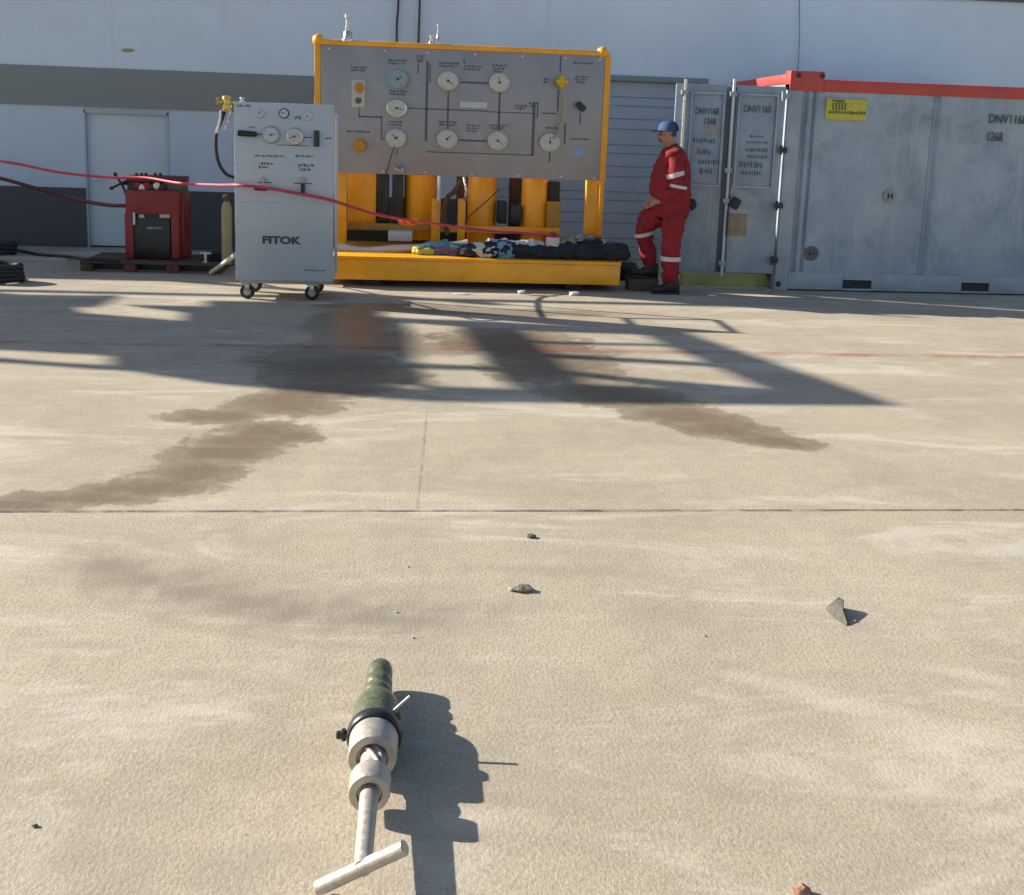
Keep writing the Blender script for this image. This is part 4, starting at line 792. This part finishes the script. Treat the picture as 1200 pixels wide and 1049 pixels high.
def boot(x, y, z, rot=0.0, nme='boot'):
    o = MB(); R_ = []
    for (u, hw_, z0_, z1_) in ((.095, .036, 0, .08), (.08, .052, 0, .15), (.03, .056, 0, .17), (-.03, .052, 0, .13), (-.09, .048, 0, .075), (-.15, .048, 0, .062), (-.185, .036, .004, .045), (-.20, .012, .012, .03)):
        n2 = 16; ring_ = []
        for i in range(n2):
            a1 = 2*math.pi*i/n2; cy = math.cos(a1); sz = math.sin(a1); zz = (z0_+z1_)/2+sz*(z1_-z0_)/2; zz = max(zz, z0_+.004) if sz < 0 else zz
            ring_.append(Vector((u, math.copysign(abs(cy)**.6, cy)*hw_, zz)))
        R_.append(ring_)
    RR = Matrix.Rotation(rot, 3, 'Y'); o.rings([[Vector((x, y, z))+RR@p_ for p_ in r_] for r_ in R_])
    o.add([v+Vector((0, 0, 0)) for v in []], []); ob = o.build(nme, 'boot', mr)
    s2 = MB().prism([Vector((x, y, z))+RR@Vector(p_) for p_ in ((.095, -.045, 0), (.095, .045, 0), (-.10, .052, 0), (-.17, .045, 0), (-.20, .015, 0), (-.20, -.015, 0), (-.17, -.045, 0), (-.10, -.052, 0))], (0, 0, -.018), (0, 0, .006)); s2.build('sole', 'black', ob); return ob
boot(J(785, 340, -.10).x, MY-.10, .018)
fz_ = .125; boot(J(760, 320, .16).x, MY+.16, fz_+.018, .10)
q = J(752, 335, .16); single('wood_block', MB().box((q.x-.16, MY+.06, 0), (q.x+.16, MY+.27, fz_), bev=.008), 'wood', (q.x, MY+.16, 0), 'dark wooden block under the raised boot of the man', 'block')
# pocket pouch and hand gloves
q = J(811, 240, -.02); MB().blob(q, (.045, .045, .06), .15, 3, 3, 9).build('belt_pouch', 'glove', mr)
MB().box(J(786, 300, -.22)+Vector((-.02, 0, -.0)), J(786, 300, -.22)+Vector((-.02, 0, 0))) if False else None

# ================================================================== TOOL IN THE FOREGROUND
zax = .074
def axp(px, py, z): return G(px, py, z)
T0 = axp(445, 789, .060); T1 = axp(426, 1007, .078); AX = (T1-T0); TL = AX.length; AXN = AX.normalized()
def projy(p):
    d_ = p-Vector((0, 0, CAM_H)); k = d_.dot(_f); return PY-FPX*d_.dot(_u)/k
def tpar(py):
    lo, hi = -.3, 1.3
    for _ in range(40):
        mid = (lo+hi)/2
        if projy(T0+AX*mid) < py: lo = mid
        else: hi = mid
    return lo
def st(py, wpx):
    t = tpar(py); p_ = T0+AX*t; return (t*TL, .9*wpx*depth(p_)/FPX)
TT = root('valve_tool', T0+AX*.4-Vector((0, 0, .07)), 'steel plug valve tool with olive painted nose and T-handle lying on the concrete', 'tool')
def tl(name, stations, m, seg=48, par=TT):
    return MB().lathe(T0, AXN, stations, seg).build(name, m, par)
tl('nose', [st(781.5, 6), st(782.3, 11), st(783.5, 14.5), st(785, 16), st(788, 16.6), st(795, 16.8), st(796.2, 15.6), st(798, 15.3), st(799.3, 16), st(801, 17.6), st(806, 17.8), st(807.5, 16.2), st(810, 16.0), st(811.3, 17), st(812.5, 19), st(818, 19.5), st(819.2, 18.3), st(821, 18.3), st(822.5, 20.5), st(825, 24.5), st(829, 27.8), st(834, 29.8), st(840, 30.6), st(845, 30.4), st(847, 30), st(857, 30.5), st(858, 20)], 'olive')


tl('clamp_ring', [st(857, 27), st(857.2, 33.5), st(859, 35.5), st(864.5, 35.8), st(866, 34), st(866.2, 27)], 'blackp')
tl('upper_collar', [st(866.3, 20), st(866.4, 31), st(868, 31.8), st(887, 32), st(889, 31), st(889.2, 21), st(885, 20.5), st(885, 5)], 'satin')
tl('neck', [st(882, 16), st(895, 15), st(898, 13.5), st(914, 14.5)], 'satin')
kn = MB()
for k in range(3):
    t0, t1 = tpar(886), tpar(911); pts = []
    for i in range(9):
        t = t0+(t1-t0)*i/8; p_ = T0+AX*t; a1 = .9+k*.9+i*.22; s1 = AXN.cross(Vector((0, 0, 1))).normalized(); u1 = s1.cross(AXN); pts.append(p_+(s1*math.cos(a1)+u1*math.sin(a1))*(13.8*depth(p_)/FPX))
    kn.tube(pts, .0055, 8)
kn.build('spiral_rib', 'satin', TT)
tl('lower_collar', [st(911.5, 20), st(911.6, 26), st(913, 27), st(929.5, 27.2), st(931, 26.3), st(931.2, 17), st(928, 16.5), st(928, 5)], 'satin')
tl('shaft', [st(927, 12.2), st(1018, 12)], 'satin')
hl, hr2 = axp(369, 1046, .012), G(478, 991, .0); 
# the bar crosses the shaft end; its left end rests on the ground
ctr = T1+AXN*.004; left = G(372, 1041, .018); dirb = (ctr-left); dv = dirb.normalized()
zr = .135; right = G(475, 993, zr)
MB().lathe(left, right-left, [(0, .012), (.002, .0158), ((right-left).length-.002, .0160), ((right-left).length, .014)], 24).build('handle_bar', 'satin', TT)
# pins and lever on the ring
def tp_(py, a1, rpx):
    p_ = T0+AX*tpar(py); s1 = AXN.cross(Vector((0, 0, 1))).normalized(); u1 = s1.cross(AXN); return p_+(s1*math.cos(a1)+u1*math.sin(a1))*(rpx*depth(p_)/FPX)
d0 = (T0+AX*tpar(845)); sgn = 1 if (AXN.cross(Vector((0, 0, 1))).x > 0) else -1
S1 = AXN.cross(Vector((0, 0, 1))).normalized()*sgn; U1 = Vector((0, 0, 1))
c = T0+AX*tpar(850); pxr = depth(c)/FPX
pa_ = c+S1*(19*pxr)+U1*.035; pb_ = pa_+S1*(.046)+U1*.038+AXN*-.012
MB().cyl(pa_, pb_, .0045, seg=12).build('locking_pin', 'chrome', TT)
MB().cyl(c+S1*(20*pxr)+U1*.02, c+S1*(30*pxr)+U1*.028, .011, .009, 14).build('side_boss', 'olive', TT)
c2 = T0+AX*tpar(861)
MB().box(c2-S1*(31*pxr)+Vector((-.028, -.008, -.008)), c2-S1*(31*pxr)+Vector((.012, .008, .010)), bev=.004).cyl(c2-S1*(34*pxr)+Vector((-.002, 0, -.014)), c2-S1*(34*pxr)+Vector((-.002, 0, .016)), .006, seg=12).build('clamp_lug', 'blackp', TT)
c3 = T0+AX*tpar(836); MB().blob(c3-S1*(21*pxr)+U1*.012, (.012, .014, .014), .05, 2, 2).build('grease_nipple', 'satin', TT)
# stones
def stone(px, py, rad, m, label, seed, flat, rot=0, sub=2):
    q = G(px, py); o = MB(); o.blob((0, 0, 0), rad, .28, 1.6, sub, seed, flat=flat, smooth=False); Rz = Matrix.Rotation(rot, 3, 'Z')
    o.v = [q+Rz@v+Vector((0, 0, flat*.98)) for v in o.v]; return single('stone', o, m, q, label, 'stone')
q = G(610, 692)
o = MB().blob((.004, 0, .0085), (.036, .024, .013), .22, 1.7, 3, 3, flat=.0084, smooth=False).blob((-.026, .004, .006), (.018, .018, .009), .2, 1.7, 2, 9, flat=.0059, smooth=False); o.v = [q+v for v in o.v]
single('stone', o, 'stone', q, 'flat elongated grey-green stone on the concrete near the picture centre', 'stone')
for px, py in ((478, 665), (465, 718), (484, 748), (826, 746)):
    o = MB().blob((0, 0, .003), (.005, .0045, .003), .3, 2, 1, px, flat=.0029, smooth=False); q = G(px, py); o.v = [q+v for v in o.v]
    single('pebble', o, 'pebble', q, 'tiny pale pebble scattered on the bare concrete', 'pebble', 'tiny pale pebbles on the concrete')
q = G(985, 722)
single('stone', MB().add([q+Vector((p_[0]*.9, p_[1]*1.35, p_[2]*.8)) for p_ in ((-.034, .045, 0), (.016, .055, 0), (.034, .035, 0), (.010, -.045, 0), (-.010, -.055, 0), (-.034, -.01, 0), (.012, .040, .056), (.028, .028, .050), (-.002, -.012, .036), (-.004, -.045, .012), (-.018, .03, .034))],
       [[0, 5, 8, 10], [10, 8, 6], [5, 4, 9, 8], [0, 10, 6, 1], [1, 6, 7, 2], [2, 7, 8, 3], [7, 6, 8], [3, 8, 9], [3, 9, 4], [0, 1, 2, 3, 4, 5]]), 'darkstone', q, 'upright wedge shaped stone chip with dark right face, on the right', 'stone')
stone(623, 630, (.018, .014, .008), 'darkstone', 'tiny dark stone just below the slab joint', 5, .006)
stone(939, 1047, (.020, .014, .012), 'redstone', 'small reddish stone at the bottom edge of the picture', 6, .008)
stone(1002, 729, (.006, .006, .004), 'redstone', 'tiny red-brown pebble beside the dark wedge stone', 7, .003)
stone(41, 969, (.007, .005, .004), 'darkstone', 'tiny dark pebble near the lower left corner', 8, .003)
for i, (px, py) in enumerate(((826, 745), (480, 663), (1050, 1000), (265, 760), (580, 690), (500, 717))): pass

# ================================================================== UNSEEN OVERHEAD FRAME ADDED AT LEFT (plates shaped by the shadow they cast)
HC = 4.5
cn = root('shadow_occluder', (-9.5, 11, 0), 'unseen canopy beyond the left edge that shades the middle of the concrete', 'occluder')
def cast(px, py, z): q = G(px, py); return Vector((q.x-SL*z, q.y+SP*z, z))
k_ = 0
def plate(poly, name='shadow_plate'):
    global k_
    z = HC+.035*(k_ % 12); k_ += 1
    MB().prism([cast(x, y, z) for x, y in poly], (0, 0, 0), (0, 0, .03)).build(name, 'occluder', cn)  # added plates and beams, outlines projected back from the ground shadow
plate([(-160, 345), (20, 345), (95, 346), (80, 361), (-160, 361)]); plate([(-160, 359), (82, 359), (90, 366), (215, 376), (440, 376), (440, 410), (130, 410), (-160, 405)])
plate([(150, 358), (212, 362), (215, 378), (90, 362), (100, 357)] if False else [(140, 357), (250, 359), (440, 362), (440, 378), (212, 378), (214, 366), (170, 361)])
plate([(100, 346), (138, 346), (110, 360), (84, 360)], 'beam'); plate([(240, 352), (470, 357), (470, 364), (240, 360)], 'beam')
plate([(-160, 403), (0, 408), (130, 418), (132, 428), (30, 424), (0, 430), (-160, 420)] if False else [(128, 408), (445, 408), (440, 466), (250, 450), (128, 432)])
plate([(-160, 414), (0, 419), (60, 424), (129, 428), (129, 434), (0, 425), (-160, 416)], 'beam'); plate([(-160, 400), (130, 405), (130, 417), (0, 410), (-160, 405)])
plate([(430, 362), (466, 372), (470, 400), (485, 430), (495, 452), (520, 470), (438, 466)] if False else [(438, 404), (473, 402), (482, 430), (496, 452), (438, 450)])
plate([(438, 372), (470, 372), (474, 403), (438, 408)]); plate([(436, 420), (462, 418), (466, 436), (436, 438)], 'beam')
plate([(436, 450), (505, 458), (505, 470.5), (436, 466)]); plate([(490, 452), (620, 456), (700, 451), (900, 458), (910, 474), (700, 472.5), (500, 470)], 'beam')
plate([(468, 373), (560, 376), (800, 389), (800, 393), (620, 388), (468, 378)], 'beam'); plate([(470, 400), (545, 402), (548, 406), (572, 406), (572, 402)] if False else [(476, 425), (585, 430), (585, 434), (480, 432)], 'beam')
plate([(536, 383), (602, 384), (650, 425), (703, 472), (612, 471), (565, 420)], 'beam')
plate([(745, 389), (800, 390), (1046, 475), (880, 474), (896, 456), (845, 434)], 'beam')
plate([(600, 398), (640, 400), (781, 403), (781, 405.5), (640, 403)], 'beam'); plate([(620, 413), (833, 425), (860, 431), (620, 418)], 'beam')
plate([(660, 434), (760, 444), (893, 455), (893, 460), (760, 452), (670, 440)], 'beam')
for x, y in ((-13.5, 12.6), (-9.3, 12.7)): MB().box((x-.06, y-.06, 0), (x+.06, y+.06, HC+.5)).build('post', 'occluder', cn)  # legs added under the unseen plates
a_ = cast(0, 345, HC)
MB().box((-14, 12.5, HC-.06), (-5.6, 12.62, HC-.004)).build('beam', 'occluder', cn)
